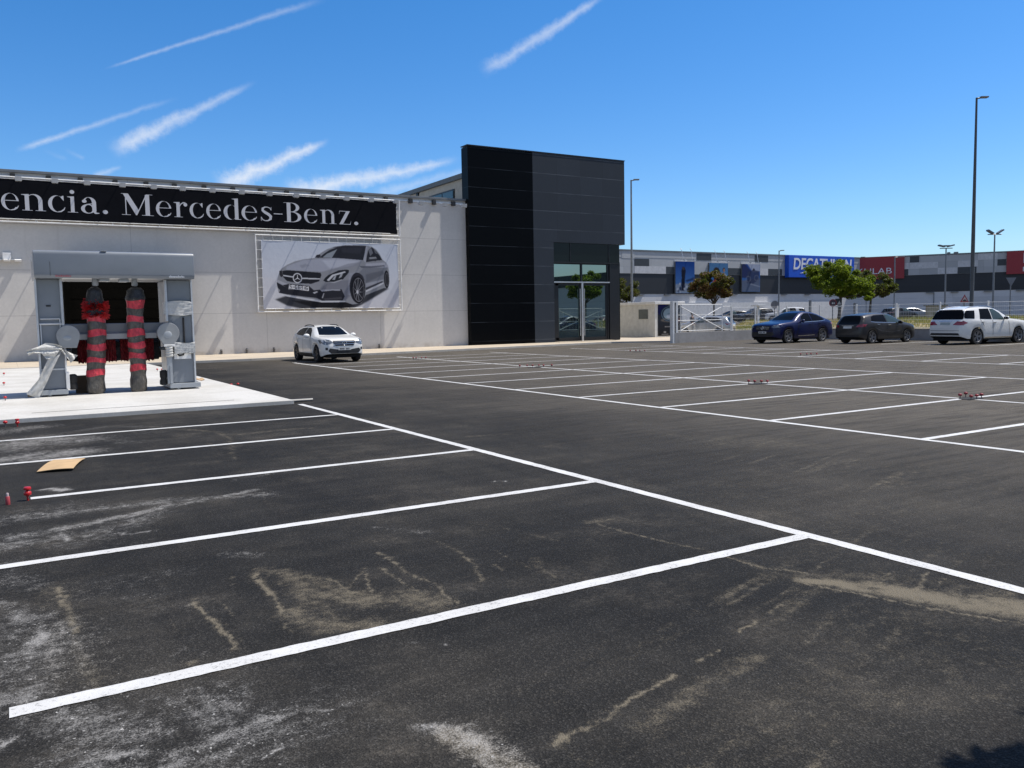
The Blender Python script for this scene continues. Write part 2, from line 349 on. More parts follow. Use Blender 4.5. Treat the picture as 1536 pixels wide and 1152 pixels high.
def asphalt_mat(name, stains=True, tone=1.0):
    m, t, b = newmat(name); P = pos(t)
    g1 = t.noise(P, 150, 4, .75); g2 = t.noise(P, 62, 3, .65)
    vor = t.n('ShaderNodeTexVoronoi'); vor.inputs['Scale'].default_value = 120; t.l(P, vor.inputs['Vector'])
    big = t.noise(P, .35, 5, .6); mid = t.noise(P, 2.2, 5, .62)
    pv = t.vm('MULTIPLY', P, (.5, 5.0, 1)); st1 = t.noise(pv, .9, 5, .6)
    pv2 = t.vm('MULTIPLY', P, (5.0, .45, 1)); st2 = t.noise(pv2, .8, 4, .6)
    v = t.math('MULTIPLY', t.mapr(g1, .32, .72, .3, 1.95, smooth=False), t.mapr(g2, .3, .7, .62, 1.42, smooth=False))
    v = t.math('MULTIPLY', v, t.mapr(big, .3, .72, .62, 1.55, smooth=False))
    v = t.math('MULTIPLY', v, t.mapr(mid, .3, .72, .8, 1.25, smooth=False))
    v = t.math('MULTIPLY', v, t.mapr(st1, .35, .7, .82, 1.28, smooth=False))
    v = t.math('MULTIPLY', v, t.mapr(st2, .35, .7, .88, 1.18, smooth=False))
    sep = t.n('ShaderNodeSeparateColor'); t.l(vor.outputs['Color'], sep.inputs[0])
    v = t.math('ADD', v, t.mapr(sep.outputs[0], .72, 1.0, 0, 1.7))
    tint = t.mix(t.mapr(big, .4, .7, 0, 1), (.0135*tone, .0129*tone, .0120*tone), (.0225*tone, .0205*tone, .0175*tone))
    c = t.mix(1.0, tint, v, 'MULTIPLY')
    # general thin film of site dust; its growth with x paints in grazing brightening
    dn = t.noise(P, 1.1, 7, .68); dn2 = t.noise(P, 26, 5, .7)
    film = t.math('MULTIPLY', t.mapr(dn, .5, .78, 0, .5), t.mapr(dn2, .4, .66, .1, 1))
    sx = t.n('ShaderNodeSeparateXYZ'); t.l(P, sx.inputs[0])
    graze_lift = t.math('MULTIPLY', t.mapr(t.math('ADD', sx.outputs[0], t.math('MULTIPLY', t.noise(P, .6, 4, .6), 3.0)), 5.5, 15.5, 0, .60), t.mapr(t.noise(pv, 1.4, 6, .7), .3, .62, .35, 1))
    film = t.math('MAXIMUM', film, graze_lift)
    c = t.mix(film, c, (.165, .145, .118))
    spk = t.math('MULTIPLY', t.mapr(t.noise(P, 36, 2, .5), .74, .80, 0, .75), t.mapr(t.noise(P, .7, 4, .6), .45, .68, 0, 1))
    c = t.mix(spk, c, (.32, .31, .29))
    if stains:
        a = t.n('ShaderNodeAttribute', attribute_name='stain'); sp = t.n('ShaderNodeSeparateColor'); t.l(a.outputs['Color'], sp.inputs[0])
        fn = t.math('ADD', t.math('MULTIPLY', t.noise(P, 95, 5, .8), .85), t.math('MULTIPLY', t.noise(P, 14, 7, .78), .8))
        fn = t.math('SUBTRACT', fn, .825)
        c = t.mix(t.math('MULTIPLY', sp.outputs[2], .6), c, (.018,.018,.018))
        def cover(chan, gain, k):
            q = t.math('ADD', t.math('MULTIPLY', chan, gain), t.math('MULTIPLY', fn, k))
            return t.math('MULTIPLY', t.mapr(q, .22, 1.12, 0, 1), t.mapr(chan, 0, .12, 0, 1))
        c = t.mix(t.math('MULTIPLY', cover(sp.outputs[1], .98, 2.5), .76), c, (.20, .172, .125))
        gs = t.math('MULTIPLY', t.mapr(t.noise(P, 42, 2, .5), .66, .72, 0, .9), t.mapr(sp.outputs[0], .05, .5, 0, 1))
        c = t.mix(gs, c, (.5,.49,.47))
        c = t.mix(t.math('MULTIPLY', cover(sp.outputs[0], .98, 2.8), .72), c, (.36, .35, .335))
    t.l(c, b.inputs['Base Color'])
    t.put(t.mapr(mid, .3, .7, .82, .95, smooth=False), b.inputs['Roughness']); b.inputs['Specular IOR Level'].default_value = .2
    h = t.math('ADD', t.math('MULTIPLY', g1, .6), t.math('MULTIPLY', vor.outputs['Distance'], 1.2))
    bump(t, b, h, .55, .012)
    return m
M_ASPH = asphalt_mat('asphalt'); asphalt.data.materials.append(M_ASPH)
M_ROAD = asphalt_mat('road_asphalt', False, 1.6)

# painted lines: thin sheets 4 mm above the asphalt
def paint_mat():
    m, t, b = newmat('road_paint'); P = pos(t)
    n = t.noise(P, 55, 5, .7); n2 = t.noise(P, 3, 4, .6)
    wear = t.math('MULTIPLY', t.mapr(n, .53, .67, 0, 1), t.mapr(n2, .35, .7, .3, 1))
    c = t.mix(t.mapr(n2, .3, .7, 0, 1), (.63,.63,.62), (.54,.535,.52))
    c = t.mix(t.mapr(t.noise(P, .9, 6, .7), .55, .78, 0, .25), c, (.30,.285,.26))
    c = t.mix(wear, c, (.12,.115,.11)); t.l(c, b.inputs['Base Color']); b.inputs['Roughness'].default_value = .62
    bump(t, b, t.noise(P, 190, 3, .7), .4, .008)
    return m
M_PAINT = paint_mat()
def line(x0, y0, x1, y1, w=.11, z=.004):
    n = max(2, int(math.hypot(x1-x0, y1-y0)/.05)); n = min(n, 260)
    dx, dy = x1-x0, y1-y0; L = math.hypot(dx, dy); px, py = -dy/L, dx/L
    b = MB(); vs = []
    for i in range(n+1):
        tt = i/n; x = x0+dx*tt; y = y0+dy*tt
        wa = w/2+random.uniform(-.004,.004); wb = w/2+random.uniform(-.004,.004)
        vs += [(x+px*wa, y+py*wa, z), (x-px*wb, y-py*wb, z)]
    b.add(vs, [(2*i, 2*i+1, 2*i+3, 2*i+2) for i in range(n)])
    return struct(b.build('parking_line', M_PAINT, fixn=False))
X1, X2, X3, X4, X5, X6, X7 = 4.93, 9.82, 14.95, 20.08, 25.15, 30.3, 36.6
for X, ya, yb in ((X1,-4,16.25),(X2,-4,32.9),(X3,-4,34.6),(X4,-4,35.2),(X5,-4,35.6),(X6,-4,36.0)): line(X, ya, X, yb)
LY = [4.02, 6.56, 9.05, 11.53, 13.95]
for y, xa in zip(LY, (-.07,-.6,.13,-.8,-.8)): line(xa, y, X1-.055, y, z=.0045)
RY = [6.27+2.47*k for k in range(-4, 12)]
for y in RY:
    line(X2+.055, y, X3-.055, y, z=.0045); line(X3+.055, y, X4-.055, y, z=.0045)
    if y < 34: line(X5+.055, y, X6-.055, y, z=.0045)
    if y < 36: line(37.2, y, 42.2, y, z=.0045)

# ------------------------------------------------------------------ slab, pavement, street, verge
def conc(name, a, c2, sc=1.2, joints=None, rough=.85):
    m, t, b = newmat(name); P = pos(t)
    n1 = t.noise(P, sc, 6, .6); n2 = t.noise(P, 22, 4, .7); n3 = t.noise(P, 120, 2, .6)
    c = t.mix(t.mapr(n1, .35, .68, 0, 1), a, c2)
    c = t.mix(1.0, c, t.mapr(n2, .3, .7, .9, 1.07, smooth=False), 'MULTIPLY')
    c = t.mix(1.0, c, t.mapr(n3, .3, .7, .92, 1.06, smooth=False), 'MULTIPLY')
    c = t.mix(t.math('MULTIPLY', t.mapr(t.noise(P, 4.5, 6, .7), .6, .75, 0, .4), 1.0), c, tuple(x*.62 for x in a))
    if joints:
        sx = t.n('ShaderNodeSeparateXYZ'); t.l(P, sx.inputs[0])
        for ax, per, off in joints:
            q = t.math('ABSOLUTE', t.math('SUBTRACT', t.math('FRACT', t.math('DIVIDE', t.math('SUBTRACT', sx.outputs[ax], off), per)), .5))
            c = t.mix(t.mapr(q, .5-.012/per, .5, 0, .55), c, tuple(x*.35 for x in a))
    t.l(c, b.inputs['Base Color']); b.inputs['Roughness'].default_value = rough
    bump(t, b, n3, .25, .004)
    return m
M_SLAB = conc('slab_concrete', (.56,.55,.52), (.47,.455,.42), .8)
M_PAVE = conc('pavement_concrete', (.52,.445,.345), (.45,.385,.30), .7, [(0, 2.6, .4)])
M_KERB = conc('kerb_concrete', (.46,.44,.40), (.38,.36,.33), 2)
b = MB(); b.box(-14, 4.86, 16.42, 36.6, -.2, .075); struct(b.build('wash_slab', M_SLAB, bevel=.008))
b = MB(); b.box(.35, 3.9, 17.28, 17.31, .0752, .0785); struct(b.build('slab_channel_line', mat('slot_dark', (.09,.09,.085), .8)))
SW = [(-14,36.62),(8.6,36.6),(16,37.6),(22,38.6),(32,40.6),(37.5,39.3),(39.6,37.6),(39.6,52),(33,52),(-14,52)]
SW = [(-14,36.62),(9,36.62),(21,38.3),(32.9,39.2),(33.3,36.9),(38.0,38.2),(43.5,39.5),(43.5,52),(-14,52)]
SW = [(-14,36.62),(9,36.62),(21,38.4),(31.5,40.4),(34.6,38.2),(43.5,39.5),(43.5,52),(-14,52)]
b = MB(); b.prism([(x,y) for x,y in SW], 'z', -.2, .09); struct(b.build('pavement', M_PAVE))
b = MB()
for (xa,ya),(xb,yb) in zip(SW[:4], SW[1:5]):
    L = math.hypot(xb-xa, yb-ya); nx, ny = (yb-ya)/L, -(xb-xa)/L
    b.prism([(xa,ya),(xb,yb),(xb+nx*.13,yb+ny*.13),(xa+nx*.13,ya+ny*.13)], 'z', -.2, .094)
struct(b.build('kerb', M_KERB))
def hz(x, y):
    r = math.hypot(x, y); k = min(1, max(0, (r-66)/30)); k = k*k*(3-2*k)
    return -.03+.58*k
b = MB(); n = 70
xs = [-160+i*(620/n) for i in range(n+1)]; ys = [-120+i*(520/n) for i in range(n+1)]
b.add([(x, y, hz(x,y)) for y in ys for x in xs], [(j*(n+1)+i, j*(n+1)+i+1, (j+1)*(n+1)+i+1, (j+1)*(n+1)+i) for j in range(n) for i in range(n)])
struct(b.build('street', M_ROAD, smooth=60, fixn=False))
b = MB(); b.add([(-3000,-3000,-.4),(3000,-3000,-.4),(3000,3000,-.4),(-3000,3000,-.4)], [(0,1,2,3)])
struct(b.build('ground', conc('dry_earth', (.24,.19,.12), (.18,.15,.09), .05)))
# ------------------------------------------------------------------ glyphs and printed sheets
def poly_mask(X, Y, pts):
    ins = np.zeros(X.shape, bool); n = len(pts)
    for i in range(n):
        x1,y1 = pts[i]; x2,y2 = pts[(i+1)%n]
        if y1 == y2: continue
        c = ((y1 > Y) != (y2 > Y)) & (X < (x2-x1)*(Y-y1)/(y2-y1)+x1)
        ins ^= c
    return ins
def ell_f(X, Y, cx, cy, rx, ry): return (np.sqrt(((X-cx)/rx)**2+((Y-cy)/ry)**2)-1)*min(rx,ry)
def rect_f(X, Y, x0, x1, y0, y1): return np.maximum(np.abs(X-(x0+x1)/2)-(x1-x0)/2, np.abs(Y-(y0+y1)/2)-(y1-y0)/2)
def half_f(X, Y, pts):                       # convex polygon, any order
    f = None; n = len(pts); A = sum(pts[i][0]*pts[(i+1)%n][1]-pts[(i+1)%n][0]*pts[i][1] for i in range(n)); s = 1 if A > 0 else -1
    for i in range(n):
        ax, ay = pts[i]; bx, by = pts[(i+1)%n]; L = math.hypot(bx-ax, by-ay)
        d = s*((X-ax)*(by-ay)-(Y-ay)*(bx-ax))/L
        f = d if f is None else np.maximum(f, d)
    return f
def stroke_f(X, Y, pts, ths):
    f = None
    for i in range(len(pts)-1):
        ax, ay = pts[i]; bx, by = pts[i+1]; dx, dy = bx-ax, by-ay
        t_ = np.clip(((X-ax)*dx+(Y-ay)*dy)/(dx*dx+dy*dy), 0, 1)
        d = np.hypot(X-ax-t_*dx, Y-ay-t_*dy)-(ths[i]+(ths[i+1]-ths[i])*t_)/2
        f = d if f is None else np.minimum(f, d)
    return f
U = lambda *a: np.minimum.reduce(a)
S = lambda a, b: np.maximum(a, -b)
def glyph_field(ch, X, Y):
    R = lambda *a: rect_f(X, Y, *a); E = lambda *a: ell_f(X, Y, *a); P = lambda *p: half_f(X, Y, p)
    if ch == 'e':
        ring = S(E(.32,.362,.32,.378), E(.345,.362,.195,.338))
        ring = S(ring, P((.34,.385),(.75,.385),(.75,.165),(.62,.15),(.53,.10),(.40,.12)))
        tail = stroke_f(X, Y, [(.34,.005),(.46,.03),(.56,.10),(.61,.19)], [.05,.07,.06,.04])
        return U(ring, R(.12,.60,.385,.43), tail), .64
    if ch == 'c':
        ring = S(E(.31,.362,.31,.378), E(.345,.362,.195,.335))
        ring = S(ring, P((.40,.56),(.8,.62),(.8,.1),(.42,.13)))
        tail = stroke_f(X, Y, [(.34,.005),(.44,.03),(.54,.11),(.58,.21)], [.05,.07,.06,.04])
        return U(ring, tail, P((.50,.73),(.56,.74),(.56,.50),(.535,.50),(.43,.66))), .59
    if ch in 'nr':
        st = U(R(.11,.265,0,.69), R(0.01,.36 if ch=='n' else .37,0,.038), P((0,.68),(0,.715),(.265,.735),(.265,.62),(.11,.655)))
        if ch == 'r': return U(st, stroke_f(X, Y, [(.24,.50),(.31,.64),(.40,.70),(.47,.70)], [.04,.06,.07,.06]), E(.485,.61,.085,.095)), .57
        arch = S(np.maximum(E(.42,.44,.275,.305), .44-Y), E(.375,.42,.17,.265))
        return U(st, np.maximum(arch, .25-X), R(.54,.695,0,.45), R(.44,.80,0,.038)), .80
    if ch == 'i': return U(R(.12,.275,0,.72), R(0.0,.40,0,.038), P((.0,.68),(.0,.715),(.275,.735),(.275,.62),(.12,.655)), E(.2,.92,.095,.095)), .40
    if ch == 'a':
        arc = S(np.maximum(E(.285,.47,.225,.27), .47-Y), E(.255,.45,.105,.235))
        bowl = S(E(.235,.2,.235,.215), E(.255,.2,.115,.165))
        bowl = np.maximum(bowl, X-.42)
        return U(arc, E(.125,.535,.085,.08), R(.36,.51,.08,.5), bowl, stroke_f(X,Y,[(.42,.1),(.47,.02),(.58,.02)],[.1,.09,.05]), stroke_f(X,Y,[(.2,.40),(.40,.44)],[.05,.05])), .6
    if ch == '.': return E(.1,.09,.1,.1), .2
    if ch == 'M':
        return U(R(.125,.175,0,.98), R(.76,.92,0,.98), P((.05,1),(.24,1),(.575,.22),(.475,0),(.455,0)), P((.455,0),(.50,0),(.86,1),(.80,1)),
                 R(0,.22,.962,1), R(.80,1.03,.962,1), R(0,.30,0,.038), R(.64,1.04,0,.038)), 1.04
    if ch == 'd': return U(S(E(.28,.36,.28,.375), E(.32,.36,.165,.33)), R(.42,.575,.0,1.03), P((.32,1.0),(.32,1.03),(.575,1.06),(.575,.93),(.42,.97)), R(.5,.68,0,.045)), .68
    if ch == 's':
        f = stroke_f(X, Y, [(.44,.56),(.40,.66),(.31,.705),(.2,.70),(.115,.63),(.115,.52),(.21,.43),(.33,.35),(.42,.25),(.41,.11),(.31,.03),(.2,.02),(.1,.07),(.05,.19)],
                     [.04,.055,.055,.07,.1,.12,.145,.15,.13,.11,.07,.055,.055,.04])
        return U(f, R(.43,.465,.54,.72), R(.025,.06,.0,.22)), .5
    if ch == '-': return R(0,.36,.36,.42), .36
    if ch == 'B':
        a = S(np.maximum(E(.34,.27,.36,.27), .2-X), np.maximum(E(.31,.27,.235,.232), .2-X))
        c = S(np.maximum(E(.32,.755,.31,.245), .2-X), np.maximum(E(.29,.755,.19,.208), .2-X))
        return U(R(.12,.285,0,1), R(0,.36,0,.038), R(0,.34,.962,1), R(.2,.32,.515,.55), a, c), .7
    if ch == 'z': return U(R(.03,.55,.675,.72), R(.02,.57,0,.045), P((.36,.70),(.55,.70),(.21,.02),(.02,.02)), P((.03,.72),(.075,.72),(.04,.52),(.015,.52)), P((.525,0),(.57,0),(.6,.21),(.575,.21))), .6
def march(F, x0, dx, y0, dy, fn):
    """polygons where F<0, cell by cell, edges interpolated; fn maps (x,y) to a 3-D point"""
    b = MB(); key = {}
    vs = []; fs = []
    def vid(p):
        k = (round(p[0]*1e5), round(p[1]*1e5))
        if k not in key: key[k] = len(vs); vs.append(fn(*p))
        return key[k]
    ny, nx = F.shape
    act = np.argwhere(np.minimum.reduce([F[:-1,:-1],F[1:,:-1],F[:-1,1:],F[1:,1:]]) < 0)
    for j, i in act:
        c = [(i,j),(i+1,j),(i+1,j+1),(i,j+1)]; v = [F[q[1],q[0]] for q in c]; poly = []
        for k in range(4):
            a, bb = c[k], c[(k+1)%4]; fa, fb = v[k], v[(k+1)%4]
            if fa < 0: poly.append((x0+a[0]*dx, y0+a[1]*dy))
            if (fa < 0) != (fb < 0):
                q = fa/(fa-fb); poly.append((x0+(a[0]+(bb[0]-a[0])*q)*dx, y0+(a[1]+(bb[1]-a[1])*q)*dy))
        ids = []
        for p in poly:
            k = vid(p)
            if k not in ids: ids.append(k)
        if len(ids) > 2: fs.append(tuple(ids))
    b.add(vs, fs); return b
class Print:
    """a printed sheet: colours per grid vertex, drawn with polygons and soft edges"""
    def __init__(s, nx, ny, top, bot):
        s.nx, s.ny = nx, ny
        s.U, s.V = np.meshgrid(np.linspace(0,1,nx), np.linspace(0,1,ny))     # v runs downward
        s.C = np.array(top)[None,None,:]*(1-s.V[...,None])+np.array(bot)[None,None,:]*s.V[...,None]
    def blur(s, m, r):
        m = m.astype(float)
        for _ in range(r):
            p = np.pad(m, 1, mode='edge'); m = (p[1:-1,1:-1]*4+p[:-2,1:-1]*2+p[2:,1:-1]*2+p[1:-1,:-2]*2+p[1:-1,2:]*2+p[:-2,:-2]+p[2:,2:]+p[:-2,2:]+p[2:,:-2])/16
        return m
    def mask(s, m, c, a=1.0, soft=1):
        k = s.blur(m, soft)[...,None]*a; s.C = s.C*(1-k)+np.array(c)[None,None,:]*k; return s
    def poly(s, pts, c, a=1.0, soft=1): return s.mask(poly_mask(s.U, s.V, pts), c, a, soft)
    def ell(s, cx, cy, rx, ry, c, a=1.0, soft=1, inner=None):
        d = np.hypot((s.U-cx)/rx, (s.V-cy)/ry); m = d < 1
        if inner: m &= d > inner
        return s.mask(m, c, a, soft)
    def sheet(s, name, fn, parent, rough=.55):
        b = MB(); nx, ny = s.nx, s.ny
        b.add([fn(u, v) for u, v in zip(s.U.ravel(), s.V.ravel())],
              [(j*nx+i, (j+1)*nx+i, (j+1)*nx+i+1, j*nx+i+1) for j in range(ny-1) for i in range(nx-1)])
        o = b.build(name, M_PRINT if rough > .3 else M_PRINT, parent, fixn=False)
        a = o.data.attributes.new('ink', 'FLOAT_COLOR', 'POINT')
        c = np.ones((nx*ny, 4)); c[:,:3] = np.clip(s.C.reshape(-1,3), 0, 1); a.data.foreach_set('color', c.ravel().astype(np.float32))
        return o
m, t, b_ = newmat('printed_vinyl'); a = t.n('ShaderNodeAttribute', attribute_name='ink'); t.l(a.outputs['Color'], b_.inputs['Base Color'])
b_.inputs['Roughness'].default_value = .5; b_.inputs['Specular IOR Level'].default_value = .12
bump(t, b_, t.noise(obj(t), 1.3, 4, .6), .25, .06); M_PRINT = m

# ------------------------------------------------------------------ the low hall with its banners
WY = 43.2
DX0, _ = on_y(92, 405, WY); DX1, _ = on_y(277, 405, WY); DZ = 4.45
def wall_mat():
    m, t, b = newmat('precast_wall'); P = pos(t); sx = t.n('ShaderNodeSeparateXYZ'); t.l(P, sx.inputs[0])
    n = t.noise(P, .5, 6, .6); n2 = t.noise(P, 9, 4, .65); nv = t.noise(t.vm('MULTIPLY', P, (3.2,1,.16)), 1, 5, .6)
    c = t.mix(t.mapr(n, .3, .7, 0, 1), (.62,.60,.57), (.56,.545,.52))
    c = t.mix(1.0, c, t.mapr(n2, .3, .7, .95, 1.04, smooth=False), 'MULTIPLY')
    c = t.mix(t.mapr(nv, .55, .8, 0, .16), c, (.30,.28,.25))
    # damp, dusty foot of the wall
    c = t.mix(t.math('MULTIPLY', t.mapr(sx.outputs[2], .1, .5, 1, 0), t.mapr(t.noise(P, 1.7, 5, .6), .4, .65, .1, .6)), c, (.30,.26,.21))
    for ax, per, off in ((2, 2.03, .09), (0, 6.2, 5.35)):
        q = t.math('ABSOLUTE', t.math('SUBTRACT', t.math('FRACT', t.math('DIVIDE', t.math('SUBTRACT', sx.outputs[ax], off), per)), .5))
        c = t.mix(t.mapr(q, .5-.022/per, .5, 0, .5), c, (.22,.215,.21))
    t.l(c, b.inputs['Base Color']); b.inputs['Roughness'].default_value = .82
    bump(t, b, n2, .15, .01); return m
M_WALL = wall_mat()
M_CAP = mat('parapet_metal', (.17,.18,.19), .5, .3); M_GALV = mat('galvanised', (.62,.63,.64), .42, .55)
M_WHITE = mat('white_paint', (.74,.74,.73), .45); M_BLK = mat('black_plastic', (.022,.022,.024), .5)
hall = thing('sales_hall', (10, WY, .09), 'long low hall with pale precast concrete wall carrying the banners', 'building')
b = MB(); b.box(-30, 13.2, 0, 22, 0, 8.32); b.build('wall', M_WALL, hall)
b = MB(); b.box(-30, 13.25, -.10, .5, 8.30, 8.42); b.build('parapet_cap', M_CAP, hall, bevel=.01)
b = MB(); b.box(-30, 13.2, .06, 22, 8.33, 8.36); b.build('roof', mat('roof_sheet', (.33,.33,.34), .7), hall)
b = MB(); b.box(-29.5, 13.15, -.055, -.003, 8.10, 8.17); b.build('lamp_rail', M_GALV, hall)
# dark scuffs where the rainwater outlets meet the pavement
for px in (332, 370, 411, 569):
    X, _ = on_y(px, 525, WY)
    bb = MB(); bb.tube([(X-10,-.05,.02),(X-10,-.05,.16),(X-10,.05,.24)], .05, 8); bb.build('rainwater_outlet', mat('outlet_dark', (.09,.085,.08), .8), hall)
# floodlights along the parapet
fl = thing('floodlight', (0, WY, 8.24), '', 'floodlight', 'floodlights along the hall parapet')
b = MB(); b.cbox((-.10,-.08,-.03), (.20,.20,.24)); b.build('mount', M_BLK, fl)
b = MB(); b.tube([(0,-.08,-.10),(.05,-.45,-.12),(.10,-.98,-.24)], .022, 8); b.build('arm', M_GALV, fl)
b = MB(); b.prism([(-1.16,-.16),(-.90,-.22),(-.88,-.32),(-1.12,-.36)], 'x', -.03, .22); h_ = b.build('lamp_head', mat('lamp_grey', (.52,.53,.54), .4, .2), fl, bevel=.012)
b = MB(); b.box(-.01,.21,-1.1,-.92,-.362,-.352); b.build('lens', mat('lens', (.25,.27,.28), .1), h_)
FXP = [23,76.5,124,176,222,264.6,308.6,351.6,392.8,432,471.7,506.7,543,580,617,652,681]
FLB = ["above the letter e at the banner's left edge","above the first n of the banner","above the c and i of the banner","above the gap before the capital M","above the M's right stem",
 "above the r after the M","above the second c of the banner","above the d of the banner","above the s before the hyphen","above the capital B","above the e after the capital B",
 "above the z of the banner","above the bare right end of the black banner","over the top right corner of the black banner","on the bare wall, nearest the banner","on the bare wall, middle of the last three","at the corner of the black entrance block"]
FX = []
for i, px in enumerate(FXP):
    X, _ = on_y(px, 270+.045*px, WY); FX.append(X)
    lab = 'small grey floodlight on a bracket '+FLB[i]
    if i == 0: fl.location.x = X; fl['label'] = lab
    else: dup(fl, (X, WY, 8.24), label=lab)
for k in range(1, 5): dup(fl, (FX[0]-1.31*k, WY, 8.24), label='small grey floodlight on a bracket of the hall parapet left of the picture')
# frames: white tubes standing off the wall, the sheet laced into them
BO = .25
def frame(parent, x0, x1, z0, z1, posts, y, lace_ends=False):
    b = MB()
    for z in (z0, z1): b.tube([(x0,y,z),(x1,y,z)], .032, 8)
    for k, x in enumerate(posts):
        yp = y if k == len(posts)-1 or (lace_ends and k == 0) else y+.07
        b.tube([(x,yp,z0),(x,yp,z1)], .032, 8)
        for z in (z0, z1): b.tube([(x,y,z),(x,BO,z)], .02, 6)
    return b.build('frame', M_WHITE, parent, smooth=40)
def lacing(parent, pts):
    b = MB()
    runs = {}
    for p, q in pts: runs.setdefault((q[0] if abs(p[2]-q[2]) < 1e-6 else None, q[2] if abs(p[2]-q[2]) > 1e-6 else None), []).append((p, q))
    for rn in runs.values():
        path = []
        for p, q in rn: path += [p, q, tuple(a+.004 for a in p)]
        b.tube(path, .016, 5)
    return b.build('lacing', M_WHITE, parent)
bn = thing('banner', (10, WY-BO, 6.3), 'long black banner with pale serif lettering across the top of the hall', 'banner')
bx0, bx1, bz0, bz1 = -16, 8.78, .03, 1.80
frame(bn, bx0-.1, bx1+.16, -.07, 1.86, [bx0+1.3+3.1*k for k in range(8)]+[bx1+.16], -.02)
b = MB(); nx, nz = 180, 14; vs = []
for j in range(nz+1):
    for i in range(nx+1):
        x = bx0+(bx1-bx0)*i/nx; z = bz0+(bz1-bz0)*j/nz
        e = min(j, nz-j)/nz; sc = .018*abs(math.sin(math.pi*(x-bx0)/.56))*(1 if j in (0,nz) else 0)*(1 if j == 0 else -1)
        vs.append((x, -.03+.0025*math.sin(x*2.3+z*3)+.0015*math.sin(x*5.1-z*5), z+sc))
b.add(vs, [(j*(nx+1)+i, j*(nx+1)+i+1, (j+1)*(nx+1)+i+1, (j+1)*(nx+1)+i) for j in range(nz) for i in range(nx)])
b.build('sheet', mat('black_banner', (.0055,.0062,.009), .75, spec=.06, bmp=.1, bs=3), bn, smooth=60)
lacing(bn, [((x,-.03,1.78),(x,-.02,1.87)) for x in [bx0+.28+.56*k for k in range(44)]]+[((x,-.03,.05),(x,-.02,-.08)) for x in [bx0+.28+.56*k for k in range(44)]]+[((bx1-.02,-.03,z),(bx1+.16,-.02,z)) for z in (.3,.6,.9,1.2,1.5)])
# lettering: glyph extents surveyed on the banner, common baseline
c3 = lambda x: x/7.68; c4 = lambda x: x/7.68+180; c5 = lambda x: x/6.144+370
GL = [('e',c3(5),c3(215)),('n',c3(240),c3(525)),('c',c3(548),c3(745)),('i',c3(770),c3(895)),('a',c3(925),c3(1140)),('.',c3(1175),c3(1240)),
      ('M',c4(12),c4(385)),('e',c4(410),c4(592)),('r',c4(615),c4(778)),('c',c4(798),c4(962)),('e',c4(990),c4(1163)),('d',c4(1190),c4(1397)),('e',c5(-50),c5(97)),
      ('s',c5(122),c5(238)),('-',c5(247),c5(332)),('B',c5(340),c5(505)),('e',c5(527),c5(652)),('n',c5(674),c5(827)),('z',c5(847),c5(962)),('.',c5(987),c5(1028))]
lm = MB()
for ch, pa, pb in GL:
    ym = 292+.082*(pa+pb)/2
    xa, _ = on_y(pa, ym, WY-BO); xb, _ = on_y(pb, ym, WY-BO)
    _, w = glyph_field(ch, np.zeros((2,2)), np.zeros((2,2)))
    n = 84; gx, gy = np.meshgrid(np.linspace(-.06, w+.06, n), np.linspace(-.06, 1.12, n))
    F, w = glyph_field(ch, gx, gy); k = (xb-xa)/w; H = 1.0
    mb = march(F+.009, -.06, (w+.12)/(n-1), -.06, 1.18/(n-1), lambda x, y: (xa-10+x*k, -.0365, .43+y*H))
    lm.add(mb.v, mb.f)
lm.build('lettering', mat('letter_silver', (.52,.53,.57), .6, vs=.5, var=.05), bn, fixn=False)
# mural banner with the printed silver saloon
mx0, mx1, mz0, mz1 = 11.07, 18.88, 2.17, 6.04
mu = thing('mural_banner', ((mx0+mx1)/2, WY-BO, mz0), 'white banner printed with a silver saloon car, laced to a tube frame on the wall', 'banner')
cxm = (mx0+mx1)/2
frame(mu, mx0-cxm, mx1-cxm+.06, 0, mz1-mz0, [mx0-cxm, -.05, mx1-cxm+.06], -.02, True)
px0, px1, pz0, pz1 = mx0-cxm+.26, mx1-cxm-.10, .13, mz1-mz0-.25
lacing(mu, [((x,-.035,pz1-.02),(x,-.02,mz1-mz0+.02)) for x in [px0+.12+.49*k for k in range(16)]]+[((x,-.035,pz0+.02),(x,-.02,-.02)) for x in [px0+.12+.49*k for k in range(16)]]
       +[((px0+.02,-.035,z),(mx0-cxm-.02,-.02,z)) for z in [.3+.47*k for k in range(8)]]+[((px1-.02,-.035,z),(mx1-cxm+.08,-.02,z)) for z in [.3+.47*k for k in range(8)]])
def q3(pts):                                    # survey of the print, crop pixels to sheet fractions
    o = []
    for x, y in pts:
        u = v = .5
        for _ in range(6):
            v = (y-(135+30*u))/(530-30*u); u = (x-(113+17*v))/(1052+3*v)
        o.append((u, v))
    return o
pr = Print(560, 280, (.50,.54,.62), (.56,.565,.60))
G3 = lambda pts, c, a=1.0, soft=1: pr.poly(q3(pts), c, a, soft)
def EL(cx, cy, rx, ry, c, a=1.0, soft=1, inner=None):
    (u, v), = q3([(cx,cy)]); pr.ell(u, v, rx/1055, ry/515, c, a, soft, inner)
G3([(113,420),(300,440),(1185,560),(1185,665),(130,665)], (.56,.55,.58), .5, 40)
G3([(1035,660),(1185,400),(1185,560),(1110,665)], (.36,.37,.43), .5, 12); G3([(1060,270),(1110,180),(1125,180),(1075,270)], (.36,.38,.45), .35, 4)
G3([(210,590),(300,560),(560,600),(860,590),(900,540),(1050,500),(1095,512),(960,590),(870,640),(800,668),(420,668),(300,640)], (.03,.032,.04), .98, 12)
G3([(330,600),(700,612),(860,612),(760,664),(520,664)], (.008,.008,.01), .9, 8)
silver = (.235,.243,.27)
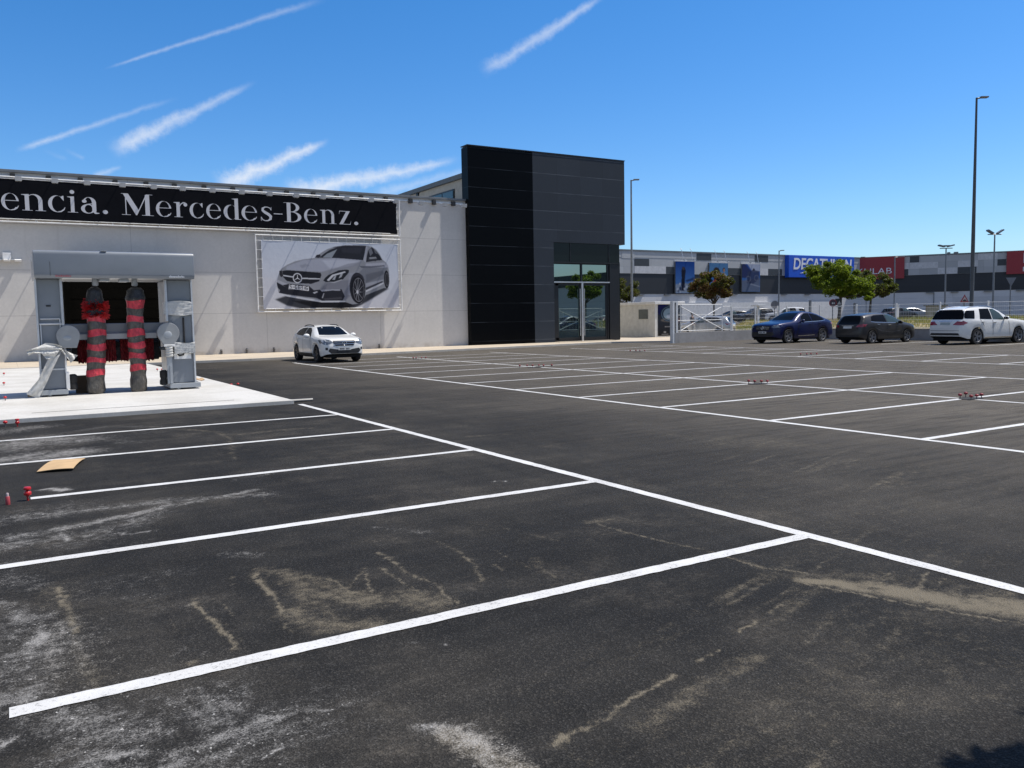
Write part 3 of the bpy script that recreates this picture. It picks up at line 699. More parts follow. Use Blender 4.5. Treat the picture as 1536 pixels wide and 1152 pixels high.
G3([(228,440),(236,415),(245,375),(262,352),(300,325),(360,298),(430,282),(510,272),(550,236),(600,205),(660,184),(740,176),(820,174),(905,176),(950,184),(985,205),(1015,240),(1040,285),(1066,305),(1085,330),(1095,372),(1097,470),(1085,500),(1050,508),(905,562),(870,625),(800,634),(740,614),(560,612),(420,585),(300,560),(240,540),(226,480)], silver, 1, 2)
G3([(300,335),(420,288),(640,274),(880,286),(800,330),(640,358),(560,378),(420,372),(290,362)], (.33,.345,.41), .9, 6)
G3([(560,290),(700,284),(860,300),(760,340),(620,352)], (.43,.45,.52), .8, 12); G3([(392,330),(440,318),(470,330),(410,352)], (.2,.21,.25), .6, 6)
G3([(620,368),(760,318),(870,300),(840,330),(740,358),(640,380)], (.22,.23,.27), .75, 4)
G3([(905,316),(1062,308),(1088,335),(1090,350),(900,345)], (.36,.37,.43), .8, 4)
G3([(890,345),(1085,346),(1050,470),(905,518),(880,430),(850,385)], (.15,.16,.19), .85, 7); G3([(905,400),(1040,370),(1060,395),(905,470)], (.08,.085,.105), .6, 8)
G3([(850,333),(940,336),(1055,328),(1060,338),(940,350),(870,350)], (.08,.085,.11), .85, 2); G3([(905,470),(1050,440),(1050,455),(905,500)], (.36,.37,.42), .6, 4)
G3([(600,460),(780,440),(800,560),(740,600),(560,600),(540,530)], (.15,.155,.19), .7, 8); G3([(770,390),(850,380),(800,440),(790,560),(760,560)], (.30,.31,.37), .5, 6)
G3([(540,271),(575,240),(620,210),(682,188),(760,180),(906,183),(900,215),(884,290),(720,276),(640,272)], (.022,.024,.032), 1, 1)
G3([(566,268),(600,240),(676,206),(636,272)], (.27,.30,.34), .85, 1); G3([(700,195),(880,192),(860,240),(720,230)], (.035,.037,.05), .7, 8)
G3([(640,190),(740,174),(905,176),(908,186),(760,184),(682,194)], (.03,.03,.04), .9, 1)
G3([(906,305),(912,262),(922,215),(940,196),(962,196),(990,222),(1018,256),(1038,290),(1000,292)], (.02,.022,.03), 1, 1)
G3([(925,215),(940,200),(950,200),(962,235),(940,258)], (.16,.17,.2), .8, 1); G3([(968,205),(984,216),(1000,243),(978,235)], (.12,.13,.15), .8, 1)
G3([(946,190),(956,188),(982,252),(974,255)], (.02,.02,.03), 1, 1); G3([(884,290),(906,183),(922,186),(905,250),(903,310)], (.33,.34,.39), .9, 1)
G3([(506,270),(520,249),(546,244),(552,258),(540,272)], (.03,.03,.04), 1, 1); G3([(920,292),(924,266),(985,262),(998,280),(985,298)], (.04,.042,.05), 1, 1); G3([(930,268),(985,264),(994,276),(935,282)], (.25,.26,.29), .9, 1)
G3([(265,372),(300,366),(430,376),(550,386),(557,405),(540,452),(480,472),(380,466),(300,450),(272,420)], (.016,.017,.022), 1, 1)
G3([(272,402),(350,415),(350,424),(274,411)], (.5,.51,.55), 1, 1); G3([(404,424),(545,430),(545,438),(404,434)], (.5,.51,.55), 1, 1)
EL(377,427,34,38,(.55,.56,.6),1,1,.80); EL(377,427,27,30,(.02,.02,.025))
for an in (90, 210, 330):
    ca, sa = math.cos(rad(an)), -math.sin(rad(an)); G3([(377-sa*3.4,427+ca*3.4),(377+ca*31,427+sa*34),(377+sa*3.4,427-ca*3.4)], (.62,.63,.66), 1, 0)
G3([(570,448),(585,425),(610,404),(690,368),(750,362),(772,366),(768,388),(722,440),(655,462),(590,458)], (.018,.02,.026), 1, 1)
G3([(598,444),(640,402),(738,376),(746,384),(652,412),(614,450)], (.55,.56,.6), .9, 1); G3([(640,440),(660,410),(672,410),(660,442)], (.4,.42,.46), .8, 1); G3([(690,430),(705,396),(725,388),(712,420)], (.4,.42,.46), .8, 1); G3([(596,456),(650,458),(715,438),(720,442),(655,466)], (.45,.46,.5), .7, 1)
G3([(244,372),(262,368),(272,412),(256,420),(246,402)], (.025,.025,.03), 1, 1)
G3([(224,458),(268,478),(305,500),(310,515),(500,522),(540,518),(712,514),(738,570),(722,602),(560,602),(520,582),(420,570),(300,552),(240,540),(250,520),(232,500)], (.02,.021,.028), 1, 1)
G3([(232,440),(300,470),(300,500),(268,482),(228,458)], (.36,.37,.42), .9, 2)
G3([(268,480),(312,472),(465,490),(500,522),(545,516),(500,530),(470,532),(300,505)], (.022,.023,.03), 1, 1)
G3([(236,540),(300,556),(420,578),(520,594),(562,605),(742,606),(742,615),(560,616),(420,592),(300,568)], (.50,.51,.55), .95, 1)
G3([(545,517),(700,514),(704,527),(640,524),(560,532)], (.33,.34,.39), .9, 1); G3([(560,580),(572,545),(580,545),(568,585)], (.35,.35,.38), .8, 1); G3([(575,585),(715,575),(720,592),(580,596)], (.05,.05,.06), 1, 1)
G3([(490,540),(520,530),(530,535),(505,548)], (.45,.46,.5), .9, 1)
G3([(312,471),(466,489),(465,531),(306,511)], (.025,.025,.03), 1, 1); G3([(316,476),(462,493),(461,527),(311,507)], (.56,.56,.58), 1, 0)
def digit(x, y, ch, w=13, h=24):                # plate characters as short strokes, sheared with the plate
    SEG = {'S':'abefgcd','G':'afedcx','6':'afgecd','3':'abgcd','1':'bc'}; SEG['S'] = 'afgcd'
    p = {'a':((0,0),(1,0)),'b':((1,0),(1,.5)),'c':((1,.5),(1,1)),'d':((0,1),(1,1)),'e':((0,.5),(0,1)),'f':((0,0),(0,.5)),'g':((0,.5),(1,.5)),'x':((.5,.55),(1,.55))}
    for s_ in SEG[ch]:
        (a,b2),(c,d) = p[s_]; A = (x+a*w, y+b2*h+a*w*.11); B = (x+c*w, y+d*h+c*w*.11)
        dx, dy = (2.4, 0) if abs(A[0]-B[0]) < 4 else (0, 2.2)
        G3([(A[0]-dx,A[1]-dy),(B[0]-dx,B[1]-dy),(B[0]+dx,B[1]+dy),(A[0]+dx,A[1]+dy)], (.03,.03,.04), 1, 0)
digit(322,478,'S'); EL(345,496,3,4,(.03,.03,.04),1,0); EL(352,497,3,4,(.03,.03,.04),1,0)
digit(360,483,'G'); digit(384,486,'6'); digit(403,488,'3'); digit(416,490,'1'); digit(438,492,'6')
EL(838,505,62,120,(.02,.021,.028),1,2); EL(845,515,56,114,(.012,.012,.016)); EL(848,520,45,94,(.05,.052,.06)); EL(848,520,41,88,(.02,.02,.026))
for k in range(10):
    an = 2*math.pi*k/10+.2; ca, sa = math.cos(an), math.sin(an)
    G3([(840-sa*2+ca*6,535+ca*4+sa*10),(848+ca*42-sa*2,520+sa*90),(848+ca*42+sa*2,520+sa*90),(840+sa*2+ca*6,535-ca*4+sa*10)], (.24,.25,.28), .8, 0)
EL(838,537,8,14,(.5,.5,.54)); EL(848,520,45,94,(.22,.22,.25),.7,0,.95)
G3([(790,430),(815,395),(850,388),(880,410),(898,450),(880,440),(850,410),(815,420)], (.03,.03,.04), .9, 2)
EL(1076,440,22,72,(.012,.012,.016)); EL(1079,440,16,56,(.09,.09,.1)); EL(1079,440,12,46,(.03,.03,.035))
G3([(905,526),(1048,462),(1052,472),(1000,500),(908,538)], (.50,.51,.55), .9, 1); G3([(905,505),(1040,452),(1046,462),(905,524)], (.03,.03,.04), .9, 1)
pr.C *= (1+.05*(fbm(pr.U*9, pr.V*5, 3, 2)-.5))[...,None]
pr.sheet('sheet', lambda u, v: (px0+(px1-px0)*u, -.04+.006*math.sin(u*19+v*7), pz1-(pz1-pz0)*v), mu)
# black projecting doorway housing behind the wash gantry
dh = thing('door_housing', (DX0, WY, .09), 'black projecting door housing on the hall wall behind the wash gantry', 'door housing')
M_DH = mat('housing_black', (.0032,.0029,.0022), .9, var=.2, vs=2, spec=.04)
b = MB(); b.box(0,.25,-1.05,-.003,0,DZ); b.box(DX1-DX0-.25,DX1-DX0,-1.05,-.003,0,DZ); b.box(.25,DX1-DX0-.25,-1.05,-.003,DZ-.3,DZ); b.build('surround', M_DH, dh)
b = MB()
for k in range(9): b.box(.25,DX1-DX0-.25,-.97+.012*(k%2),-.93,.02+k*(DZ-.33)/9,.015+(k+1)*(DZ-.33)/9)
b.build('shutter', mat('shutter_black', (.0038,.0033,.0025), .9, var=.2, vs=3, spec=.04), dh)
# security light / camera unit on the wall
scu = thing('security_camera', (on_y(11,402,WY)[0], WY, 4.62), 'white wall unit with two small lamp heads beside the wash gantry', 'camera')
b = MB(); b.box(-.16,.16,-.2,0,-.02,.26); b.build('housing', M_WHITE, scu, bevel=.02)
for x in (-.38,.0,.42):
    b = MB(); b.prism([(-.34,-.05),(-.1,-.0),(-.1,-.10),(-.30,-.13)], 'x', x-.13, x+.13); b.build('lamp_head', M_WHITE, scu, bevel=.01)
b = MB(); b.box(-.5,.54,-.1,-.02,-.05,-.01); b.build('bracket', M_GALV, scu)

# ------------------------------------------------------------------ black entrance block
TY = 42.8
def panel_mat(name, col, rough, per_z, off_z, per_x, off_x, seam, spec=.5, dirt=.0):
    m, t, b = newmat(name); P = pos(t); sx = t.n('ShaderNodeSeparateXYZ'); t.l(P, sx.inputs[0])
    wz = t.math('FLOOR', t.math('DIVIDE', t.math('SUBTRACT', sx.outputs[2], off_z), per_z)); wx = t.math('FLOOR', t.math('DIVIDE', t.math('SUBTRACT', sx.outputs[0], off_x), per_x))
    wn = t.n('ShaderNodeTexWhiteNoise', noise_dimensions='2D'); cv = t.n('ShaderNodeCombineXYZ'); t.l(wz, cv.inputs[0]); t.l(wx, cv.inputs[1]); t.l(cv.outputs[0], wn.inputs['Vector'])
    c = t.mix(1.0, col, t.mapr(wn.outputs['Value'], 0, 1, .9, 1.1, smooth=False), 'MULTIPLY')
    c = t.mix(t.mapr(t.noise(P, .9, 5, .6), .5, .8, 0, .25), c, tuple(min(1, x*1.5+.004) for x in col))
    for ax, per, off, k in ((2, per_z, off_z, 1), (0, per_x, off_x, .4)):
        q = t.math('ABSOLUTE', t.math('SUBTRACT', t.math('FRACT', t.math('DIVIDE', t.math('SUBTRACT', sx.outputs[ax], off), per)), .5))
        q2 = t.mapr(t.noise(P, .55, 3, .6), .38, .6, .25, 1)
        c = t.mix(t.math('MULTIPLY', t.mapr(q, .5-.018/per, .5-.008/per, 0, k), q2), c, seam if ax == 2 else tuple(x*.3 for x in col))
    t.l(c, b.inputs['Base Color']); b.inputs['Roughness'].default_value = rough; b.inputs['Specular IOR Level'].default_value = spec
    bump(t, b, t.noise(P, .8, 3, .5), .12, .05); return m
M_TB = panel_mat('black_panel', (.0016,.0020,.0030), .3, 1.11, .30, 2.26, 23.2, (.035,.042,.052), .07)
M_TC = panel_mat('charcoal_panel', (.025,.032,.043), .5, 1.11, .30, 1.75, 27.6, (.10,.115,.135), .3)
M_TD = mat('dark_metal', (.014,.016,.019), .4, .2); M_ALU = mat('aluminium', (.55,.56,.57), .35, .7)
def glass_mat(name, tint=(.45,.60,.57), refl=.5, dark=(.012,.018,.018), rough=.012):
    m, t, b = newmat(name); nt = t
    b.inputs['Base Color'].default_value = (*dark,1); b.inputs['Roughness'].default_value = rough
    g = t.n('ShaderNodeBsdfGlossy'); g.inputs['Color'].default_value = (*tint,1); g.inputs['Roughness'].default_value = rough
    ms = t.n('ShaderNodeMixShader'); lw = t.n('ShaderNodeLayerWeight'); lw.inputs['Blend'].default_value = .35
    t.l(t.math('ADD', t.math('MULTIPLY', lw.outputs['Fresnel'], 1-refl), refl, clamp=True), ms.inputs[0])
    t.l(b.outputs[0], ms.inputs[1]); t.l(g.outputs[0], ms.inputs[2])
    o = [x for x in t.t.nodes if x.type == 'OUTPUT_MATERIAL'][0]; t.l(ms.outputs[0], o.inputs[0]); return m
M_COAT = glass_mat('coated_glass', refl=.55); M_SPAN = mat('spandrel_glass', (.006,.011,.013), .06, var=.05, spec=.22)
tw = thing('entrance_block', (28.9, TY, .09), 'tall black and charcoal panelled entrance block with glass doors', 'building')
O = 28.9
def tb(mb): return mb
b = MB(); b.box(23.2-O, 27.6-O, 0, .75, 0, 11.36); b.build('black_panelling', M_TB, tw)
b = MB(); b.box(27.602-O, 34.6-O, .0, .75, 6.12, 11.42); b.box(27.602-O, 29.05-O, .0, .75, 0, 6.118); b.build('charcoal_panelling', M_TC, tw)
b = MB(); b.box(23.17-O, 34.63-O, -.03, .78, 11.42, 11.47); b.build('coping', M_TD, tw)
b = MB(); b.box(29.06-O, 34.3-O, .9, 6.4, 0, 6.1); b.build('inner_volume', mat('inner_dark', (.02,.022,.022), .6), tw)
# glazed front, slightly recessed under the charcoal box
b = MB(); b.box(29.06-O, 34.22-O, .10, .16, 4.95, 6.11); b.build('spandrel', M_SPAN, tw)
b = MB()
for x in (30.35, 33.35): b.box(x-.03-O, x+.03-O, .07, .16, 4.95, 6.11)
b.box(29.06-O, 34.22-O, .06, .17, 4.88, 4.95); b.build('spandrel_joint', M_TD, tw)
b = MB(); b.box(33.42-O, 34.22-O, .10, .7, .0, 4.88); b.build('dark_pier', M_TD, tw, bevel=.01)
b = MB(); b.box(34.24-O, 34.27-O, .12, 3.8, .05, 5.0); b.build('side_glass', M_SPAN, tw)
fr = MB()
for x in (29.08, 31.25, 33.33): fr.box(x-.06-O, x+.06-O, .16, .30, 0, 4.88)
for z in (.03, 3.62, 4.82): fr.box(29.06-O, 33.42-O, .17, .29, z, z+.09)
fr.build('door_frame', M_TD, tw)
for (x0, x1) in ((29.15, 31.18), (31.32, 33.26)):
    b = MB(); b.box(x0-O, x1-O, .22, .24, 3.72, 4.81); b.build('fanlight', M_COAT, tw)
    d = MB(); d.box(x0-O, x0+.34-O, .19, .25, .13, 3.6) if x0 < 30 else d.box(x0-O, x0+.12-O, .19, .25, .13, 3.6)
    d.box(x1-.12-O, x1-O, .19, .25, .13, 3.6); d.box(x0+.12-O, x1-.12-O, .19, .25, .13, .26); d.box(x0+.12-O, x1-.12-O, .19, .25, 3.5, 3.6)
    dr = d.build('door', M_TD, tw)
    b = MB(); b.box(x0+.1-O, x1-.1-O, .215, .225, .25, 3.52); b.build('pane', M_COAT, dr)
    b = MB(); hx = x1-.10 if x0 < 30 else x0+.08
    b.tube([(hx-O,.1,.35),(hx-O,.1,3.3)], .025, 8); b.tube([(hx-O,.1,.9),(hx-O,.2,.9)], .015, 6); b.tube([(hx-O,.1,2.7),(hx-O,.2,2.7)], .015, 6); b.build('handle', M_ALU, dr)
b = MB(); b.box(31.17-O, 31.30-O, .06, .155, 0, 3.66); b.box(29.1-O,33.4-O,.06,.155,3.665,3.74); b.build('bright_mullion', M_ALU, tw)
b = MB(); b.box(29.05-O, 33.4-O, -.55, .05, .003, .03); b.build('threshold', M_PAVE, tw)

# ------------------------------------------------------------------ taller hall behind
rh = thing('rear_hall', (24.0, 44, 0), 'taller hall behind with cream side wall, dark windows and dark roof edge', 'building')
b = MB(); b.box(.0, 10.2, .3, 60, 0, 10.0); b.build('wall', mat('cream_wall', (.42,.395,.33), .8), rh)
b = MB(); b.prism([(-.2,10.0),(10.3,10.0),(10.3,10.25),(-.2,10.28)], 'y', .2, 60.3); b.build('roof', mat('roof_edge', (.10,.115,.12), .6), rh)
for i in range(6):
    y0 = 2.0+6.2*i
    f = MB(); f.box(-.06, .02, y0, y0+4.6, 8.3, 9.55); w = f.build('window', M_TD, rh)
    for k in range(3):
        b = MB(); b.box(-.085, -.065, y0+.1+k*1.5, y0+1.5+k*1.5, 8.42, 9.45); b.build('pane', glass_mat('hall_glass', (.3,.36,.34), .12, (.02,.024,.024), .05) if i == 0 and k == 0 else bpy.data.materials['hall_glass'], w)
    b = MB(); b.box(-.09, .02, y0+5.1, y0+5.4, 6, 10.0); b.build('pilaster', M_TD, rh)
# ------------------------------------------------------------------ wash gantry
WB = (2.25, 21.2, .075)
ws = thing('wash_gantry', WB, 'grey vehicle wash gantry partly wrapped in plastic on the concrete slab', 'wash gantry')
M_WG = mat('wash_grey', (.205,.225,.25), .36, .0, coat=.3, var=.07, vs=1.5); M_WL = mat('wash_light_grey', (.33,.355,.38), .4, var=.06)
M_TRIM = mat('wash_trim', (.58,.60,.62), .35, .3); M_RUB = mat('rubber', (.013,.013,.014), .8, bmp=.4, bs=30)
M_FILM = mat('plastic_film', (.56,.555,.53), .5, var=.12, vs=6, bmp=.5, bs=7, spec=.3)
wx = lambda x: x-WB[0]; wy = lambda y: y-WB[1]; wz = lambda z: z-WB[2]
# hood: rounded box section swept along x
b = MB(); pf = [(20.78,2.67),(20.74,2.74),(20.74,3.18)]+[(20.82-.08*math.cos(a),3.19+.08*math.sin(a)) for a in [rad(q) for q in (15,35,55,75,90)]]+[(22.35,3.27),(22.45,3.2),(22.45,2.67)]
b.prism([(wy(y),wz(z)) for y, z in pf], 'x', wx(.625), wx(3.905)); hd = b.build('hood', M_WG, ws, smooth=35, bevel=.025)
b = MB(); b.box(wx(.93),wx(.935),wy(20.734),wy(20.75),wz(2.72),wz(3.02)); b.build('seam', M_BLK, hd)
b = MB()
for k in range(9): b.box(wx(1.03+.034*k), wx(1.055+.034*k), wy(20.732), wy(20.75), wz(2.70), wz(2.70+(.022 if k%3 else .03)))
b.build('red_decal', mat('decal_red', (.38,.10,.12), .5), hd)
b = MB(); xx = 3.34
for k, (dx, hh) in enumerate([(.03,.03),(.015,.05),(.03,.03),(.03,.03),(.035,.03),(.028,.03),(.028,.03),(.015,.052),(.03,.03),(.03,.03),(.015,.05),(.03,.03),(.022,.03)]):
    b.box(wx(xx), wx(xx+dx*.75), wy(20.732), wy(20.75), wz(2.70), wz(2.70+hh)); xx += dx
b.build('pale_decal', mat('decal_pale', (.6,.62,.64), .5), hd)
b = MB(); b.box(wx(1.94),wx(2.06),wy(20.74),wy(22.3),wz(3.268),wz(3.29)); b.build('cable_duct', M_WL, hd)
for x0, x1, nm in ((.66,1.13,'l'), (3.33,3.86,'r')):
    L = nm == 'l'
    b = MB(); b.box(wx(x0),wx(x1),wy(21.1),wy(22.4),wz(.23),wz(2.665)); lg = b.build('leg', M_WG, ws, bevel=.02)
    b = MB(); b.box(wx(x0-.04),wx(x1+(.03 if L else .12)),wy(21.0),wy(22.6),wz(.115),wz(.225)); b.build('base_plate', M_WL, lg, bevel=.01)
    b = MB()
    for (fx, fy) in ((.3,21.1),(.7,22.4)): b.lathe([(.03,wz(.075)),(.045,wz(.085)),(.045,wz(.115))], 10, Matrix.Translation((wx(x0+(x1-x0)*fx), wy(fy), 0)))
    b.build('foot', M_WL, lg)
    b = MB(); xi = x1-.02 if L else x0-.06
    b.box(wx(xi),wx(xi+.05),wy(21.02),wy(21.1),wz(1.64 if L else 1.70),wz(2.66)); b.box(wx(xi+.012),wx(xi+.03),wy(21.0),wy(21.02),wz(1.7),wz(2.66))
    xo = x0-.03 if L else x1-.005
    b.box(wx(xo),wx(xo+.035),wy(21.04),wy(21.12),wz(.23),wz(2.66)); b.build('edge_trim', M_TRIM, lg)
    b = MB()
    if L:
        b.tube([(wx(.70),wy(21.06),wz(1.79)),(wx(1.08),wy(21.06),wz(1.79))], .014, 6); b.tube([(wx(.68),wy(21.06),wz(1.68)),(wx(1.16),wy(21.06),wz(1.68))], .022, 6)
        b.tube([(wx(.70),wy(21.06),wz(1.68)),(wx(.70),wy(21.06),wz(1.15))], .014, 6); b.tube([(wx(1.08),wy(21.06),wz(1.79)),(wx(1.08),wy(21.06),wz(1.5))], .014, 6)
        b.build('guard_rail', M_TRIM, lg)
        b = MB(); b.box(wx(.83),wx(.92),wy(21.085),wy(21.1),wz(2.06),wz(2.095)); b.build('slot', M_BLK, lg)
        b = MB(); b.box(wx(.66),wx(1.12),wy(21.08),wy(21.1),wz(.66),wz(.69)); b.build('panel_joint', M_TRIM, lg)
    else:
        b.tube([(wx(3.66),wy(21.07),wz(1.78)),(wx(3.66),wy(21.05),wz(1.2)),(wx(3.67),wy(21.04),wz(1.0)),(wx(3.62),wy(21.03),wz(.90)),(wx(3.53),wy(21.03),wz(.88)),(wx(3.47),wy(21.04),wz(.95))], .02, 8)
        b.build('hose', M_RUB, lg)
        b = MB(); b.box(wx(3.42),wx(3.80),wy(21.06),wy(21.1),wz(.80),wz(.93)); b.build('label_plate', M_WHITE, lg)
b = MB(); b.box(wx(1.13),wx(3.33),wy(21.45),wy(21.75),wz(1.44),wz(1.67)); cb = b.build('cross_bar', M_WG, ws, bevel=.015)
b = MB(); b.prism([(wy(21.38),wz(1.31)),(wy(21.36),wz(1.43)),(wy(21.44),wz(1.46)),(wy(21.44),wz(1.31))], 'x', wx(1.40), wx(3.10)); b.build('lower_lip', M_WL, cb)
b = MB(); b.box(wx(1.9),wx(2.1),wy(20.9),wy(21.3),wz(2.62),wz(2.665)); b.build('brush_carriage', M_WL, ws); b = MB(); b.box(wx(2.32),wx(2.5),wy(20.9),wy(21.3),wz(2.61),wz(2.665)); b.build('brush_carriage', M_WL, ws)
# discs that cover the brush drives
def disc(cx, cz, r, tl, tr, zb, nm):
    pts = [(cx+r*math.cos(a), cz+r*math.sin(a)) for a in [rad(-25+230*k/26) for k in range(27)]]
    pts += [(tl, zb), (tr, zb)]
    b = MB(); b.prism([(wx(x),wz(z)) for x, z in pts], 'y', wy(20.98), wy(21.09)); return b.build('drive_cover', mat(nm, (.29,.30,.305), .4, var=.1, vs=5), ws, bevel=.012)
d1 = disc(1.22, 1.41, .235, 1.05, 1.38, 1.14, 'cover_grey')
b = MB(); b.ell((wx(1.20),wy(20.985),wz(1.36)), (.09,.018,.06), 14, 6); b.build('emblem', M_WL, d1, smooth=60)
d2 = disc(3.305, 1.42, .245, 3.20, 3.42, 1.13, 'cover_light_grey')
b = MB(); b.ell((wx(3.29),wy(20.985),wz(1.38)), (.10,.016,.09), 14, 6); b.build('emblem', M_WL, d2, smooth=60)
b = MB(); b.box(wx(3.19),wx(3.43),wy(20.96),wy(21.06),wz(1.10),wz(1.15)); b.build('clamp', M_WHITE, d2, bevel=.01)
b = MB(); b.box(wx(3.245),wx(3.36),wy(21.0),wy(21.09),wz(.23),wz(1.13)); b.box(wx(3.30),wx(3.33),wy(20.97),wy(21.0),wz(.23),wz(.65)); b.build('drive_post', M_WL, ws)
b = MB(); b.box(wx(1.13),wx(1.20),wy(21.0),wy(21.3),wz(.235),wz(.60)); b.tube([(wx(1.14),wy(21.02),wz(.6)),(wx(1.15),wy(21.02),wz(1.1))], .018, 6); b.build('side_bracket', M_WHITE, ws)
for x0, x1 in ((1.20,1.35),(3.10,3.25)):
    b = MB(); pr_ = [(.06,-.01),(.085,.01),(.085,.10),(.07,.14),(.085,.19),(.085,.31),(.05,.34)]
    b.lathe(pr_, 14, Matrix.Translation((wx((x0+x1)/2), wy(21.15), wz(.21)))); b.build('brush_foot_motor', M_RUB, ws, smooth=40)
# low horizontal brush: rough red bristle rolls with dark gaps
def bristle(name, m, parent, x0, x1, y, z, r, n=24, seg=26):
    b = MB(); vs = []; r_ = random.Random(name)
    for i in range(n+1):
        for k in range(seg):
            an = 2*math.pi*k/seg; rr = r*(1+r_.uniform(-.10,.05)); 
            vs.append((wx(x0+(x1-x0)*i/n)+r_.uniform(-.01,.01), wy(y)+rr*math.cos(an), wz(z)+rr*math.sin(an)))
    fs = [(i*seg+k, i*seg+(k+1)%seg, (i+1)*seg+(k+1)%seg, (i+1)*seg+k) for i in range(n) for k in range(seg)]+[tuple(range(seg))[::-1], tuple(n*seg+k for k in range(seg))]
    b.add(vs, fs); return b.build(name, m, parent)
M_RED = mat('red_bristle', (.16,.006,.010), .7, var=.5, vs=18, bmp=.6, bs=60); M_DKB = mat('black_bristle', (.012,.012,.013), .8, var=.4, vs=25, bmp=.6, bs=60)
hb = bristle('horizontal_brush', M_DKB, ws, 1.33, 3.20, 21.93, 1.04, .25)
for x0, x1 in ((1.43,1.62),(2.02,2.24),(2.33,2.50),(2.86,3.07)):
    b = MB(); r_ = random.Random(x0); nx, nz = 14, 10; vs = []
    for j in range(nz+1):
        for i in range(nx+1): vs.append((wx(x0+(x1-x0)*i/nx)+r_.uniform(-.006,.006)*(1+j/nz), wy(21.66)+.02*math.sin(i*1.9)+r_.uniform(-.012,.012), wz(1.29-(.52+r_.uniform(-.03,.02)*(j == nz))*j/nz)))
    b.add(vs, [(j*(nx+1)+i, j*(nx+1)+i+1, (j+1)*(nx+1)+i+1, (j+1)*(nx+1)+i) for j in range(nz) for i in range(nx)])
    b.box(wx(x0+.01), wx(x1-.01), wy(21.69), wy(22.2), wz(.80), wz(1.28)); b.build('red_bristle_bundle', M_RED, hb, fixn=False)
b = MB(); b.tube([(wx(1.13),wy(21.95),wz(1.04)),(wx(3.33),wy(21.95),wz(1.04))], .04, 8); b.build('shaft', M_WL, hb)
# two upright brushes wrapped in dark film with red tape
def film_mat(name, c):
    m, t, bb = newmat(name); P = obj(t); n = t.noise(t.vm('MULTIPLY', P, (1,1,.45)), 11, 6, .7, dist=1.5)
    cc = t.mix(t.mapr(n, .35, .7, 0, 1), c, tuple(x*1.9+.01 for x in c)); sp = t.mapr(t.noise(P, 30, 4, .7), .62, .72, 0, .55)
    cc = t.mix(sp, cc, (.42,.40,.38)); t.l(cc, bb.inputs['Base Color']); bb.inputs['Roughness'].default_value = .3; bump(t, bb, n, 1.0, .03); return m
M_WRAP = film_mat('dark_wrap', (.062,.056,.048)); M_TAPE = film_mat('red_tape', (.43,.030,.045)); M_WRAPB = film_mat('black_wrap', (.014,.014,.015))
def upright(name, xt, zt, xb, zb, prof, bands, y=21.2, seed=1, top=None):
    r_ = random.Random(seed); n = 60; seg = 30
    ph = [r_.uniform(0,6.28) for _ in range(6)]
    def R(z, an):
        q = [p for p in prof]; 
        for (za, ra), (zc, rc) in zip(q, q[1:]):
            if za >= z >= zc: rr = ra+(rc-ra)*(za-z)/(za-zc); break
        else: rr = q[-1][1]
        return rr*(1+.05*math.sin(3*an+z*4+ph[0])+.035*math.sin(5*an-z*9+ph[1])+.03*math.sin(z*23+ph[2])+.02*math.sin(7*an+z*31+ph[3]))
    ax = lambda z: xb+(xt-xb)*(z-zb)/(zt-zb)+.018*math.sin(z*3.1+ph[4])
    def skin(za, zc, nn, off, jit=0):
        vs = []
        for i in range(nn+1):
            z0 = za+(zc-za)*i/nn
            for k in range(seg):
                an = 2*math.pi*k/seg; z = z0+jit*math.sin(an*2+z0*7)
                rr = R(min(prof[0][0],max(prof[-1][0],z)), an)+off; vs.append((wx(ax(z)+rr*math.cos(an)), wy(y+rr*math.sin(an)), wz(z)))
        fs = [(i*seg+k, i*seg+(k+1)%seg, (i+1)*seg+(k+1)%seg, (i+1)*seg+k) for i in range(nn) for k in range(seg)]+[tuple(range(seg)), tuple(nn*seg+k for k in range(seg))[::-1]]
        b = MB(); b.add(vs, fs); return b
    br = skin(prof[0][0], prof[-1][0], n, 0).build('upright_brush', M_WRAP, ws, smooth=70)
    b = MB(); b.lathe([(.05,wz(zt)),(.065,wz(zt+.02)),(.065,wz(2.67))], 14, Matrix.Translation((wx(xt), wy(y), 0))); b.build('spindle', M_WL, br, smooth=40)
    for za, zc in bands: skin(za+.012, zc-.012, 6, .006, .02).build('tape', M_TAPE, br, smooth=70)
    if top: skin(top[0], top[1], 14, .008, .0).build('black_top', M_WRAPB, br, smooth=60)
    return br
ub = upright('left', 1.835, 2.52, 1.74, .075, [(2.5,.06),(2.44,.13),(2.3,.165),(2.0,.17),(1.9,.165),(1.85,.185),(1.4,.19),(.9,.19),(.5,.185),(.3,.185),(.13,.19),(.075,.15)],
        [(1.84,1.72),(1.52,1.40),(1.20,1.08),(.89,.80),(.62,.50)], seed=3, top=(2.46,1.86))
r_ = random.Random(5); b = MB()
for k in range(900):                                    # loose red bristles above the wrap
    an = r_.uniform(0,6.28); z = r_.choice([r_.gauss(2.06,.04), r_.gauss(2.06,.05), r_.gauss(1.86,.03)]); r0 = .14; r1 = r_.uniform(.17,.30)
    x0 = 1.815+r0*math.cos(an); y0 = 21.2+r0*math.sin(an); x1 = 1.815+r1*math.cos(an); y1 = 21.2+r1*math.sin(an); w = .012; dz = r_.uniform(-.04,.03)
    b.add([(wx(x0),wy(y0),wz(z-w)),(wx(x1-w*math.sin(an)),wy(y1),wz(z-w+dz)),(wx(x1+w*math.sin(an)),wy(y1),wz(z+w+dz)),(wx(x0),wy(y0),wz(z+w))], [(0,1,2,3)])
b.build('red_bristles', mat('bright_red_bristle', (.42,.01,.012), .6), ub, fixn=False)
